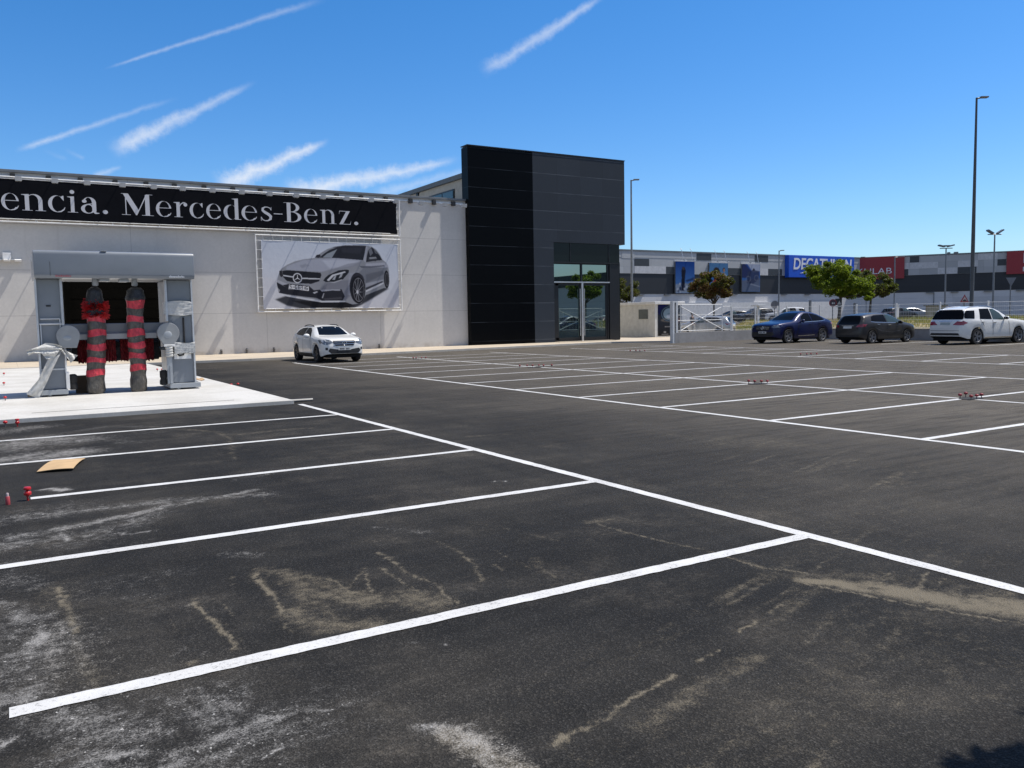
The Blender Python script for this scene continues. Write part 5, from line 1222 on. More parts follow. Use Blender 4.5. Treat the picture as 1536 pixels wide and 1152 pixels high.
# --- dark blue coupe suv
GLC = dict(L=4.90, W=2.00, H=1.73, wb=2.915, foh=.93, R=.385, sill=.26, wr=.63, rimm=M_RIM,
 top=[(0,.72),(.03,.88),(.10,1.0),(.3,1.07),(.8,1.14),(1.25,1.19),(1.42,1.22),(1.9,1.47),(2.3,1.65),(2.7,1.725),(3.1,1.71),(3.6,1.61),(4.1,1.43),(4.5,1.25),(4.68,1.17),(4.82,1.13),(4.90,.85)],
 sho=[(0,.68),(.08,.88),(.3,.97),(.9,1.05),(1.6,1.09),(2.6,1.12),(3.6,1.17),(4.3,1.16),(4.7,1.08),(4.82,1.0),(4.90,.80)],
 side=[('front_side_window',[(1.95,1.12),(2.92,1.15),(2.92,1.60),(2.55,1.60),(2.2,1.43)],None),('rear_side_window',[(2.98,1.152),(3.7,1.18),(4.05,1.215),(3.88,1.36),(3.5,1.51),(2.98,1.60)],None)],
 ws=[(-.68,1.24),(.68,1.24),(.60,1.45),(.51,1.62),(-.51,1.62),(-.60,1.45)], rw=[(-.52,1.28),(.52,1.28),(.46,1.56),(-.46,1.56)], mir=(1.98,1.19), handles=[('h',2.72,1.0),('h',3.55,1.04)],
 panels=[('headlight',[(.56,.88),(.66,.98),(.84,1.0),(.95,.96),(.92,.86),(.72,.83)],'f',M_HEAD,True),('grille',[(-.46,.95),(.46,.95),(.50,.84),(.40,.70),(-.40,.70),(-.50,.84)],'f',M_PLAST,False),
  ('lower_intake',[(-.75,.50),(-.68,.62),(.68,.62),(.75,.50),(.6,.38),(-.6,.38)],'f',M_PLAST,False),('window_trim',[(1.95,1.10),(3.75,1.155),(4.08,1.195),(4.08,1.225),(3.72,1.178),(1.95,1.125)],'y',M_CHR,True),
  ('arch_trim',arch_poly(.93,.385,.43,.50),'y',M_PLAST,True),('arch_trim',arch_poly(3.845,.385,.43,.50),'y',M_PLAST,True),('sill_strip',[(1.7,.37),(3.1,.39),(3.1,.415),(1.7,.395)],'y',M_CHR,True),
  ('door_seam',seam(1.62,.40,1.75,1.08),'y',M_PLAST,True),('door_seam',seam(2.95,.40,2.95,1.14),'y',M_PLAST,True),('tail_lamp',[(.52,.98),(.92,.94),(.93,1.08),(.52,1.07)],'r',M_TAIL,True),('tail_lamp_wrap',[(4.60,.98),(4.84,.96),(4.86,1.07),(4.70,1.09)],'y',M_TAIL,True)])
P_BLUE = car_paint('blue_car_paint', (.002,.006,.055), .2, .3)
blue = make_car('parked_car', 'dark blue SUV with a sloping coupe roof by the low wall', 'car', (37.62,31.93,0), rad(182), GLC, P_BLUE)
front_bits(blue, GLC, .83, .42, .60)
# --- dark grey hatch/van
BCL = dict(L=4.39, W=1.79, H=1.56, wb=2.70, foh=.86, R=.335, sill=.22, wr=.68, rimm=M_RIM,
 top=[(0,.62),(.03,.76),(.12,.88),(.4,.98),(.8,1.06),(1.0,1.10),(1.4,1.29),(1.85,1.47),(2.3,1.55),(2.9,1.56),(3.5,1.52),(3.85,1.47),(4.0,1.44),(4.12,1.27),(4.24,1.08),(4.34,.98),(4.39,.74)],
 sho=[(0,.58),(.1,.76),(.4,.86),(1.0,.95),(1.6,1.0),(2.6,1.04),(3.6,1.09),(4.1,1.08),(4.25,1.0),(4.39,.70)],
 side=[('front_side_window',[(1.35,1.03),(2.42,1.07),(2.42,1.455),(2.05,1.45),(1.72,1.31)],M_CGL2),('rear_side_window',[(2.48,1.073),(3.3,1.11),(3.62,1.14),(3.52,1.36),(3.3,1.43),(2.48,1.46)],None)],
 ws=[(-.60,1.11),(.60,1.11),(.54,1.30),(.47,1.46),(-.47,1.46),(-.54,1.30)], rw=[(-.64,1.02),(-.60,1.0),(.60,1.0),(.64,1.02),(.58,1.26),(.50,1.42),(-.50,1.42),(-.58,1.26)], mir=(1.55,1.06), handles=[('h',2.3,.93),('h',3.15,.97)], hm=M_CHR,
 panels=[('headlight',[(.45,.74),(.6,.85),(.8,.86),(.82,.74),(.6,.69)],'f',M_HEAD,True),('grille',R4(-.4,.4,.62,.78),'f',M_PLAST,False),('tail_lamp',[(.50,.84),(.84,.86),(.85,1.0),(.60,.96)],'r',M_TAIL,True),('tail_lamp_wrap',[(4.02,.90),(4.33,.84),(4.34,.95),(4.18,1.02)],'y',M_TAIL,True),
  ('plate',R4(-.26,.26,.78,.89),'r',M_PLATE,False),('tailgate_strip',R4(-.36,.36,.905,.93),'r',M_CHR,False),('bumper_trim',[(-.62,.34),(.62,.34),(.7,.46),(-.7,.46)],'r',M_PLAST,False),('window_trim',[(1.35,1.01),(3.4,1.075),(3.66,1.105),(3.66,1.125),(3.4,1.098),(1.35,1.03)],'y',M_CHR,True),
  ('door_seam',seam(1.30,.38,1.30,1.0),'y',M_PLAST,True),('door_seam',seam(2.45,.36,2.45,1.06),'y',M_PLAST,True),('crease_highlight',[(1.5,.62),(2.1,.55),(2.9,.62),(3.4,.80),(3.38,.82),(2.9,.645),(2.1,.57),(1.5,.64)],'y',mat('painted_crease_highlight',(.16,.16,.165),.3,.5),True)])  # pale flank strip: highlight along the crease painted as colour
P_GREY = car_paint('grey_car_paint', (.040,.038,.038), .25, .32)
grey = make_car('parked_car', 'dark grey hatchback parked with its tail towards the lot by the low wall', 'car', (39.1,27.68,0), rad(-2.5), BCL, P_GREY)
# --- white suv
MLC = dict(L=4.80, W=1.95, H=1.79, wb=2.915, foh=.87, R=.38, sill=.28, wr=.70, rimm=M_RIM,
 top=[(0,.70),(.03,.90),(.10,1.02),(.3,1.09),(.8,1.15),(1.2,1.19),(1.4,1.22),(1.8,1.47),(2.15,1.66),(2.6,1.76),(3.2,1.785),(3.9,1.75),(4.3,1.69),(4.42,1.66),(4.54,1.42),(4.64,1.20),(4.74,1.08),(4.80,.80)],
 sho=[(0,.66),(.08,.90),(.3,.99),(.9,1.07),(1.6,1.10),(2.6,1.13),(3.6,1.16),(4.3,1.18),(4.6,1.14),(4.7,1.05),(4.80,.76)],
 side=[('front_side_window',[(1.86,1.14),(2.72,1.165),(2.72,1.66),(2.45,1.655),(2.12,1.46)],M_CGL2),('rear_side_window',[(2.78,1.166),(3.62,1.19),(3.44,1.665),(2.78,1.67)],None),('quarter_window',[(3.98,1.205),(4.57,1.23),(4.50,1.43),(4.38,1.59),(3.80,1.59)],None)],
 ws=[(-.66,1.25),(.66,1.25),(.62,1.45),(.56,1.64),(-.56,1.64),(-.62,1.45)], rw=[(-.83,1.215),(-.76,1.185),(.76,1.185),(.83,1.215),(.76,1.44),(.67,1.63),(-.67,1.63),(-.76,1.44)], mir=(1.92,1.22), rails=(2.2,4.2), handles=[('h',2.62,1.02),('h',3.45,1.05)], hm=M_CHR,
 panels=[('headlight',[(.5,.85),(.65,.97),(.9,.98),(.92,.86),(.7,.8)],'f',M_HEAD,True),('grille',R4(-.45,.45,.70,.92),'f',M_PLAST,False),('tail_lamp',[(.40,.93),(.88,.91),(.90,1.08),(.60,1.10)],'r',M_TAIL,True),('tail_lamp_wrap',[(4.42,1.02),(4.74,.91),(4.77,1.03),(4.66,1.12)],'y',M_TAIL,True),
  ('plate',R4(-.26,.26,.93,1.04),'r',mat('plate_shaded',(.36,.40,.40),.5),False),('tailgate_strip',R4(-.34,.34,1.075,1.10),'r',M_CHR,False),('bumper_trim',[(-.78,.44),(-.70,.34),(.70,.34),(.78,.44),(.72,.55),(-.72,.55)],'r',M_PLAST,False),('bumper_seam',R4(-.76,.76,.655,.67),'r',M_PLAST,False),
  ('arch_shadow_gap',arch_poly(.87,.38,.425,.445),'y',M_PLAST,True),('arch_shadow_gap',arch_poly(3.785,.38,.425,.445),'y',M_PLAST,True),('door_seam',seam(1.55,.42,1.62,1.08),'y',M_PLAST,True),('door_seam',seam(2.75,.42,2.75,1.15),'y',M_PLAST,True),('door_seam',seam(3.36,.85,3.62,1.17),'y',M_PLAST,True),
  ('sill_trim',[(1.36,.29),(3.30,.29),(3.30,.35),(1.36,.35)],'y',M_CHR,True)])
ml = make_car('parked_car', 'large white SUV parked with its tail towards the lot at the right edge', 'car', (40.35,22.9,0), rad(-6.5), MLC, P_WHITE)
# --- cars on the street beyond
def simple(S, **kw):
    q = dict(S); q['panels'] = [p for p in S['panels'] if p[0] in ('tail_lamp','headlight','grille','plate')]; q.update(kw); return q
def far_pos(px, dep):
    x, y, _ = at_depth(px, 480, dep); return (x, y, hz(x, y))
P_SIL = car_paint('silver_car_paint', (.42,.43,.44), .5, .3); P_DK = car_paint('anthracite_paint', (.022,.024,.03), .3, .3); P_TAN = car_paint('silver_grey_paint', (.26,.27,.28), .5, .3)
make_car('street_car', 'pale silver hatchback with red tail lamp beyond the gate', 'car', far_pos(1058,63), rad(118), simple(BCL), P_SIL, 'cars on the street beyond the wall', 1)
make_car('street_car', 'dark hatchback beyond the grass, under the reddish tree', 'car', far_pos(1098,108), rad(160), simple(BCL), P_DK, 'cars on the street beyond the wall', 1)
make_car('street_car', 'dark people carrier beyond the grass, behind the white capped post', 'car', far_pos(1131,104), rad(165), simple(MLC), P_DK, 'cars on the street beyond the wall', 1)
make_car('street_car', 'white high-roofed car seen above the blue SUV', 'car', far_pos(1178,100), rad(130), simple(MLC, H=1.9), P_WHITE, 'cars on the street beyond the wall', 1)
make_car('street_car', 'dark car on the street right of the second tree', 'car', far_pos(1349,100), rad(-10), simple(BCL), P_DK, 'cars on the street beyond the wall', 1)
make_car('street_car', 'light silver car on the street left of the beige cabinet', 'car', far_pos(1370,104), rad(-30), simple(GLA), P_TAN, 'cars on the street beyond the wall', 1)
# outside the picture, seen mirrored in the entrance doors
make_car('street_car', 'white SUV on the street, mirrored in the glass doors', 'car', (60.5,7.5,.0), rad(150), simple(MLC), P_WHITE, 'cars on the street beyond the wall', 1)
make_car('street_car', 'maroon hatchback on the street, mirrored in the glass doors', 'car', (56,12.5,.0), rad(150), simple(BCL), car_paint('maroon_paint', (.10,.018,.018), .2, .3), 'cars on the street beyond the wall', 1)
# ------------------------------------------------------------------ boundary: low walls, gate, mesh fence
M_LOW = conc('low_wall_concrete', (.34,.335,.33), (.27,.265,.26), 1.1); M_LOW2 = M_LOW
WH = .62
A0, A1, B1 = (33.15,36.6), (42.9,37.3), (42.9,-14)
lw = thing('low_wall', (A0[0],A0[1],0), 'low grey concrete wall from the gate pier to the corner, mesh fence on top', 'wall')
b = MB(); dx, dy = A1[0]-A0[0], A1[1]-A0[1]; b.prism([(0,0),(dx,dy),(dx,dy+.22),(0,.22)], 'z', -.05, WH); b.build('wall', M_LOW, lw, bevel=.01)
lw2 = thing('low_wall', (B1[0],A1[1]-.02,0), 'low grey concrete wall behind the three parked cars', 'wall')
b = MB(); b.box(0,.24,B1[1]-A1[1],0,-.05,WH-.02); b.build('wall', M_LOW, lw2, bevel=.01)
b = MB(); b.box(-.03,.27,B1[1]-A1[1],-.01,WH-.018,WH+.03); b.build('coping', M_KERB, lw2, bevel=.008)
gp = thing('gate_pier', (33.26,36.7,0), 'white steel gate pier with a dark slot at the end of the low wall', 'gate pier')
b = MB(); b.box(-.20,-.06,-.12,.12,-.05,2.35); b.box(.06,.20,-.12,.12,WH-.02,2.35); b.box(-.20,.20,-.12,.12,2.35,2.42); b.build('post', M_WHITE, gp, bevel=.008)
b = MB(); b.box(-.06,.06,-.05,.08,WH,2.34); b.build('dark_slot', mat('slot_black', (.02,.015,.02), .7), gp)
b = MB(); b.box(-.06,.32,-.13,.13,-.05,WH-.02); b.build('plinth', M_LOW, gp)
def wallpt(s): return (A0[0]+dx*s, A0[1]+dy*s+.11)
def rail(b, p, q, z, r=.03): b.tube([(p[0],p[1],z),(q[0],q[1],z)], r, 6)
gt = thing('sliding_gate', (0,0,0), 'white steel gate leaf with a large X brace standing above the low wall', 'gate')
g0, g1, g2 = wallpt(.02), wallpt(.44), wallpt(.52)
b = MB()
for z in (WH+.08, 1.30, 1.62, 2.22): rail(b, g0, g1, z, .022 if z != 1.62 else .013)
for p in (g0, wallpt(.07), g1, g2): b.tube([(p[0],p[1],WH-.01),(p[0],p[1],2.26)], .028, 6)
for z in (WH+.08, 1.5, 2.1): rail(b, g1, g2, z, .018)
b.build('frame', M_WHITE, gt)
b = MB(); pa = wallpt(.07)
b.tube([(pa[0],pa[1]-.02,2.1),(g1[0],g1[1]-.02,.72)], .03, 6); b.tube([(pa[0],pa[1]+.02,.72),(g1[0],g1[1]+.02,2.1)], .03, 6); b.build('x_brace', M_WHITE, gt)
b = MB(); n = 34
for i in range(1, n): q = .02+.42*i/n; p = wallpt(q); b.tube([(p[0],p[1],WH+.08),(p[0],p[1],2.22)], .007, 4, caps=False)
b.build('bars', M_WHITE, gt)
M_WIRE = mat('white_wire', (.66,.67,.68), .45)
def fence(name, label, P, Q, zb, zt, npan, posts_label=None):
    o = thing(name, (P[0],P[1],0), label, 'fence'); ex, ey = Q[0]-P[0], Q[1]-P[1]; Ln = math.hypot(ex, ey)
    for i in range(npan+1):
        b = MB(); x, y = ex*i/npan, ey*i/npan; b.box(x-.035,x+.035,y-.035,y+.035,zb-.01,zt+.06); b.build('post', M_WHITE, o)
    b = MB(); n = int(Ln/.1)
    for i in range(n): x, y = ex*(i+.5)/n, ey*(i+.5)/n; b.tube([(x,y,zb+.04),(x,y,zt)], .0030, 4, caps=False)
    for z in [zb+.06, zt-.02]+[zb+.06+(zt-zb-.08)*k/6 for k in range(1,6)]: b.tube([(0,0,z),(ex,ey,z)], .0045 if zb+.1 < z < zt-.1 else .008, 4)
    b.build('mesh', M_WIRE, o); return o
fence('mesh_fence', 'white welded mesh fence on the low wall right of the gate', wallpt(.53), wallpt(.985), WH, 2.05, 2)
fence('mesh_fence', 'white welded mesh fence along the wall behind the parked cars', (43.02,36.9), (43.02,6), WH+.03, 2.02, 12)
x, y, _ = at_depth(1129, 480, 53.2)
wp = thing('white_post', (wallpt(.81)[0], wallpt(.81)[1]+.2, 0), 'white post with a flat plate on top and a small mesh box behind', 'post')
b = MB(); b.box(-.06,.06,-.06,.06,-.05,2.12); b.build('post', M_WHITE, wp)
b = MB(); b.box(-.34,.34,-.30,.30,2.12,2.19); b.build('top_plate', M_WHITE, wp, bevel=.01)
b = MB(); 
for k in range(7):
    for zz in (1.55, 2.1): b.tube([(-.42+.12*k,.28,1.55),(-.42+.12*k,.28,2.1)], .006, 4)
for zz in (1.55,1.73,1.92,2.1): b.tube([(-.42,.28,zz),(.30,.28,zz)], .006, 4)
b.build('mesh_box', M_WIRE, wp)
# kiosk
kk = thing('utility_kiosk', (39.45,45.5,.09), 'small white rendered kiosk with a thick flat roof beside the gate', 'kiosk')
b = MB(); b.box(0,2.45,0,4.6,0,2.32); b.build('wall', mat('render_white', (.66,.66,.63), .85, bmp=.1), kk, bevel=.01)
b = MB(); b.box(-.12,2.72,-.14,4.75,2.32,2.52); b.build('roof', M_WHITE, kk, bevel=.03)
b = MB(); b.box(-.03,.0,.75,1.75,1.30,1.98); b.build('vent', mat('vent_grey', (.12,.135,.13), .6), kk)
ps = thing('poster', (39.45,45.5,.09), 'dark advertising poster with a round dial on the front of the kiosk', 'poster')
pp = Print(90, 130, (.02,.03,.05), (.012,.012,.013))
pp.poly([(0,0),(.42,0),(.3,.3),(0,.32)], (.008,.010,.07), 1, 4); pp.poly([(.45,0),(1,0),(1,.1),(.75,.2),(.5,.1)], (.22,.28,.34), .9, 4); pp.poly([(.75,.05),(1,.0),(1,.10),(.8,.12)], (.01,.012,.02), .9, 2)
pp.ell(.5,.30,.40,.27,(.010,.018,.03),1,2); pp.ell(.5,.30,.36,.24,(.09,.14,.20),.9,1,.90); pp.ell(.5,.30,.27,.185,(.20,.28,.34),1,2); pp.poly([(.4,.3),(.75,.26),(.72,.38),(.5,.40)], (.02,.06,.09), .9, 2); pp.ell(.5,.38,.14,.07,(.33,.38,.46),.9,3)
pp.ell(.46,.50,.34,.06,(.16,.14,.12),.6,4,.6); pp.poly([(.7,.48),(1,.42),(1,.56),(.8,.6)], (.10,.03,.03), .6, 5)
for k in range(9): pp.poly([(.30+.06*k,.69+.008*(k%2)),(.34+.06*k,.69),(.34+.06*k,.725),(.30+.06*k,.725)], (.30,.30,.30), .8, 1)
pp.poly([(.6,.775),(.85,.775),(.8,.80),(.65,.80)], (.5,.5,.5), .8, 1); pp.ell(.3,.88,.06,.03,(.3,.3,.3),.7,1); pp.ell(.75,.88,.05,.03,(.35,.35,.35),.7,1); pp.poly([(.15,.945),(.45,.945),(.45,.955),(.15,.955)], (.35,.35,.35), .7, 0); pp.poly([(.62,.935),(.88,.935),(.88,.95),(.62,.95)], (.35,.35,.35), .7, 0)
pp.sheet('print', lambda u, v: (.26+2.15*u, -.025, 2.30-2.22*v), ps); b = MB(); b.box(.26,2.41,-.022,-.003,.08,2.30); b.build('backing', M_BLK, ps)

# ------------------------------------------------------------------ retail sheds
M_LP = panel_mat('pale_cladding', (.42,.43,.44), .55, 1.12, 7.72, 5.4, 2, (.26,.27,.28)); M_DP = panel_mat('dark_cladding', (.018,.021,.027), .5, .62, 4.7, 50, 0, (.012,.014,.018)); M_PW = panel_mat('white_ground_wall', (.58,.58,.59), .8, 3.3, .5, 7, 0, (.30,.31,.33))
def facade_pm(name, c1, c2, c3): return mat(name, c1, .5)
M_LP2 = mat('pale_panel_light', (.56,.56,.57), .55); M_DP2 = mat('dark_panel_square', (.040,.047,.055), .45)
SH = .5
def shed(name, org, ang, length, label, tops):
    o = thing(name, (org[0],org[1],SH), label, 'building', None, ang)
    z1, z2, z3 = 4.35, 7.35, 10.6
    b = MB(); b.box(0,length,0,40,-1,z1); b.build('ground_wall', M_PW, o)
    b = MB(); b.box(.01,length-.01,-.06,39,z1,z2); b.build('dark_band', M_DP, o)
    b = MB(); b.box(.01,length-.01,-.12,39,z2,z3); b.build('pale_band', M_LP, o)
    b = MB(); b.box(0,length,-.2,39.2,z3,z3+.22); b.build('roof_edge', M_CAP, o)
    for s0, s1, k, mm in tops:
        za = z2+.02+k*1.08; b = MB(); b.box(s0,s1,-.145,-.122,za,za+1.06); b.build('cladding_panel', mm, o)
    return o
YL = 96.5
def sx_on(px, Y=YL): return on_y(px, 430, Y)[0]
x0L = 45; cL = sx_on(1291)
shl = shed('retail_shed', (x0L,YL), 0, cL-x0L, 'long retail shed with dark band, pale chequered top and three posters', 
   [(sx_on(a)-x0L, sx_on(c)-x0L, k, mm) for a, c, k, mm in ((951,973,1,M_DP2),(998,1010,0,M_DP2),(1044,1066,2,M_DP2),(1090,1110,0,M_DP2),(1131,1151,2,M_DP2),(1151,1172,0,M_DP2),(1240,1262,0,M_DP2),
     (932,951,2,M_LP),(951,998,0,M_LP2),(1010,1030,1,M_LP2),(1066,1090,1,M_LP2),(1110,1131,1,M_LP2),(1137,1151,0,M_LP2))])
b = MB(); b.box(sx_on(1020)-x0L, cL-x0L-6, -.5, -.02, -1, 3.0); b.build('lower_band', mat('lower_band_white', (.66,.66,.66), .8), shl)  # paler band standing proud along the bottom of the front
b = MB()
for px in (960, 1000, 1052, 1086, 1100, 1175, 1210): X = sx_on(px)-x0L; b.box(X-.6, X+.6, -.35, -.05, 4.18, 4.30)
b.build('canopy_lamp', M_CAP, shl)
b = MB(); b.box(1.5, cL-x0L-1, -.14, -.123, 9.65, 9.68); b.build('gutter_line', M_CAP, shl)
def poster(px0, px1, zt, zb, label, painter):
    xa, xb = sx_on(px0), sx_on(px1); o = thing('wall_poster', ((xa+xb)/2, YL-.40, SH), label, 'poster', 'posters on the retail shed')
    p = Print(64, 96, (.004,.040,.22), (.06,.17,.40)); painter(p); w = (xb-xa)/2
    p.sheet('print', lambda u, v: (-w+2*w*u, -.022, zt-(zt-zb)*v), o)
    b = MB(); b.box(-w,w,-.02,.24,zb,zt); b.build('backing', M_CAP, o)
    b = MB()
    for x in (-w*.45, w*.55): b.tube([(x,.05,zt+2.0),(x,-.2,zt+1.7),(x,-.5,zt+.25)], .04, 6); b.cbox((x+.35,-.55,zt+.2),(.35,.25,.14))
    b.build('poster_lamp', M_GALV, o)
    return o
def pA(p):
    p.poly([(0,.72),(.5,.68),(1,.75),(1,1),(0,1)], (.20,.24,.30), .9, 4); p.poly([(.5,.6),(1,.48),(1,.58),(.6,.64)], (.01,.03,.10), .9, 2)
    p.poly([(.30,.30),(.36,.16),(.46,.18),(.54,.28),(.50,.45),(.46,.92),(.30,.92),(.32,.5)], (.008,.010,.025), 1, 1); p.ell(.43,.22,.07,.05,(.05,.04,.05),1,1)
    for k in range(16): r = random.Random(k); x = r.random(); y = .68+.28*r.random(); p.ell(x,y,.05,.04,(.02,.03,.08) if k%2 else (.40,.43,.48),.8,1)
def pB(p):
    p.poly([(0,0),(1,0),(1,.5),(0,.5)], (.08,.20,.36), .8, 4); p.ell(.38,.36,.20,.22,(.03,.02,.02),1,2); p.ell(.42,.34,.08,.09,(.34,.18,.13),1,1); p.poly([(.18,.62),(.38,.45),(.62,.5),(.7,.9),(.15,.9)], (.32,.06,.02), 1, 3)
    p.ell(.78,.22,.07,.07,(.03,.02,.02),1,1); p.ell(.79,.24,.05,.06,(.35,.2,.15),.9,1); p.poly([(.66,.40),(.80,.32),(.95,.42),(.95,.75),(.68,.75)], (.42,.44,.48), .9, 2)
def pC(p):
    p.poly([(0,0),(.15,0),(.5,.25),(.45,.5),(0,.5)], (.02,.03,.10), 1, 2); p.poly([(.3,0),(1,0),(1,.25),(.6,.3)], (.36,.40,.50), .9, 4); p.poly([(0,.6),(1,.5),(1,1),(0,1)], (.10,.12,.17), .9, 4)
    p.poly([(.3,.3),(.6,.2),(.95,.25),(.95,.55),(.6,.72),(.25,.68)], (.03,.04,.09), .9, 3); p.ell(.65,.2,.06,.05,(.03,.03,.05),1,1); p.ell(.35,.55,.14,.12,(.2,.22,.27),.4,2,.75); p.ell(.8,.5,.13,.11,(.2,.22,.27),.4,2,.75); p.poly([(.5,.7),(1,.8),(1,.84),(.45,.74)], (.3,.33,.4), .5, 2)
poster(1010.5,1039,9.25,4.45,'tall blue poster with a dark standing figure, leftmost of three on the shed', pA)
poster(1061,1089,9.15,4.45,'poster of two people, partly hidden behind the reddish tree', pB)
poster(1110,1137,9.1,4.7,'bluish grey poster with bicycles, right of the reddish tree', pC)
def text_mesh(txt, size, m_, parent, loc, rot, shear=0, offset=0, extrude=.03, name='lettering', sx=1.0):
    cu = bpy.data.curves.new('lettering_curve', 'FONT'); cu.body = txt; cu.size = size; cu.shear = shear; cu.offset = offset; cu.extrude = extrude; cu.align_x = 'LEFT'
    tmp = bpy.data.objects.new('tmp_text', cu); COL.objects.link(tmp); bpy.context.view_layer.update()
    me = bpy.data.meshes.new_from_object(tmp.evaluated_get(bpy.context.evaluated_depsgraph_get())); bpy.data.objects.remove(tmp)
    o = bpy.data.objects.new(name, me); COL.objects.link(o); me.materials.clear(); me.materials.append(m_)
    o.parent = parent; o.location = loc; o.rotation_euler = rot; o.scale = (sx,1,1); return o
M_SB = mat('sign_blue', (.004,.085,.56), .4, var=.05); M_SR = mat('sign_red', (.30,.022,.032), .45, var=.06); M_SW = mat('sign_white', (.74,.76,.80), .5)
xa, xb = sx_on(1183, YL-1), sx_on(1281, YL-1)
sg = thing('shop_sign', (xa, YL-1, SH), 'big blue box sign reading DECATHLON in white slanted capitals', 'sign')
b = MB(); b.box(0, xb-xa, 0, .86, 7.05, 10.75); b.build('sign_box', M_SB, sg, bevel=.08)
tx = text_mesh('DECATHLON', 2.35, M_SW, sg, (.95,-.03,8.42), (rad(90),0,0), .12, .045, .02)
bpy.context.view_layer.update(); w_ = max(v.co.x for v in tx.data.vertices); tx.scale.x = (xb-xa-1.7)/w_; tx.scale.y = 1.12
b = MB(); b.prism([(2.7,7.75),(4.2,8.1),(4.9,7.95),(4.0,7.78)], 'y', -.04, -.005); b.build('swoosh', M_SW, sg)
# right wing turns towards us
ang = math.atan2(-.831,.556); ux, uy = math.cos(ang), math.sin(ang)
def s_wing(px):
    d = sight(px, 430); t_, s_ = 0, 0
    # solve (cL,YL)+s*(ux,uy) = k*(dx,dy)
    det = ux*(-d[1])-uy*(-d[0]); k = (ux*(-YL)-uy*(-cL))/det
    return ((k*d[0]-cL)*ux+(k*d[1]-YL)*uy)
shr = shed('retail_shed', (cL,YL), ang, s_wing(1536)+45, 'retail shed wing with dark band and red signs, angled towards the lot',
   [(s_wing(a), s_wing(c), k, mm) for a, c, k, mm in ((1364,1378,2,M_DP2),(1356,1362,0,M_DP2),(1435,1464,0,M_DP2),(1495,1508,1,M_DP2),(1357,1364,1,M_LP2),(1363,1406,1,M_LP2),(1379,1436,2,M_LP),(1406,1436,0,M_LP2),(1436,1466,1,M_LP2),(1466,1495,0,M_LP),(1466,1495,2,M_LP2))])
b = MB(); b.box(s_wing(1420), s_wing(1425), 1, 2, 10.8, 11.15); b.box(s_wing(1430), s_wing(1437), 1, 2, 10.8, 11.15); b.build('roof_vent', M_CAP, shr, bevel=.1)
for px in (1401,): b = MB(); X = s_wing(px); b.tube([(X,-.12,0),(X,-.12,4.3)], .06, 6); b.build('downpipe', M_CAP, shr)
b = MB()
for px in (1395, 1432, 1482, 1530): X = s_wing(px); b.box(X-.6, X+.6, -.35, -.05, 4.16, 4.30)
b.build('canopy_lamp', M_CAP, shr)
def wsign(px0, px1, zb, zt, label, m_=None):
    s0, s1 = s_wing(px0), s_wing(px1); o = thing('shop_sign', (cL+s0*ux+.5*uy*1, YL+s0*uy-.5*ux, SH), label, 'sign', None, ang)
    b = MB(); b.box(0, s1-s0, 0, .35, zb, zt); b.build('sign_box', M_SR, o); return o, s1-s0, s0
o, w, s0 = wsign(1272, 1356, 6.85, 10.72, 'dark red sign with thin pale capitals behind the trees')
tx = text_mesh('KULAB', 1.5, M_SW, o, (0,-.03,7.75), (rad(90),0,0), 0, -.005, .02)
bpy.context.view_layer.update(); xs_ = [v.co.x for v in tx.data.vertices]; tgt0, tgt1 = s_wing(1284)-s0, s_wing(1336)-s0
tx.scale.x = (tgt1-tgt0)/(max(xs_)-min(xs_)); tx.location.x = tgt0
o, w, s0 = wsign(1508.5, 1575, 6.95, 10.72, 'dark red sign with a pale capital K, cut by the right edge')
text_mesh('K', 2.4, M_SW, o, (s_wing(1532)-s0,-.03,8.75), (rad(90),0,0), 0, .02, .02); text_mesh('r', 1.6, M_SW, o, (s_wing(1532)-s0,-.03,7.35), (rad(90),0,0), 0, .01, .02)
# building and wall off to the right, mirrored in the doors
sr2 = thing('retail_shed', (75,-14,0), 'pale rendered shed off to the right, mirrored in the entrance doors', 'building')
b = MB(); b.box(0,20,-20,34,0,6.2); b.build('wall', M_PW, sr2); b = MB(); b.box(-.1,20,-20,34,6.2,8); b.build('roof', M_DP, sr2)

# ------------------------------------------------------------------ trees
M_BARK = mat('bark', (.10,.085,.07), .9, var=.3, vs=9, bmp=.6, bs=14)
def leaf_mat(name, cols, trans=.25):
    m, t, b = newmat(name); oi = t.n('ShaderNodeAttribute', attribute_name='leaf'); sp = t.n('ShaderNodeSeparateColor'); t.l(oi.outputs['Color'], sp.inputs[0])
    c = t.ramp(sp.outputs[0], [(i/(len(cols)-1), c) for i, c in enumerate(cols)]); t.l(c, b.inputs['Base Color']); b.inputs['Roughness'].default_value = .55; b.inputs['Specular IOR Level'].default_value = .3
    tr = t.n('ShaderNodeBsdfTranslucent'); t.l(t.mix(.5, c, (.25,.32,.03)), tr.inputs['Color']); ms = t.n('ShaderNodeMixShader'); ms.inputs[0].default_value = trans
    o = [x for x in t.t.nodes if x.type == 'OUTPUT_MATERIAL'][0]; t.l(b.outputs[0], ms.inputs[1]); t.l(tr.outputs[0], ms.inputs[2]); t.l(ms.outputs[0], o.inputs[0]); return m
M_LG = leaf_mat('bright_leaves', [(.050,.090,.008),(.12,.18,.012),(.22,.28,.02)], .5)
M_LR = leaf_mat('reddish_leaves', [(.022,.030,.008),(.055,.060,.014),(.12,.040,.018),(.085,.085,.02)], .25)
M_LD = leaf_mat('dark_leaves', [(.022,.026,.009),(.045,.050,.014),(.085,.050,.022)], .3)
rg_ = (float(RGT[0]), float(RGT[1]))
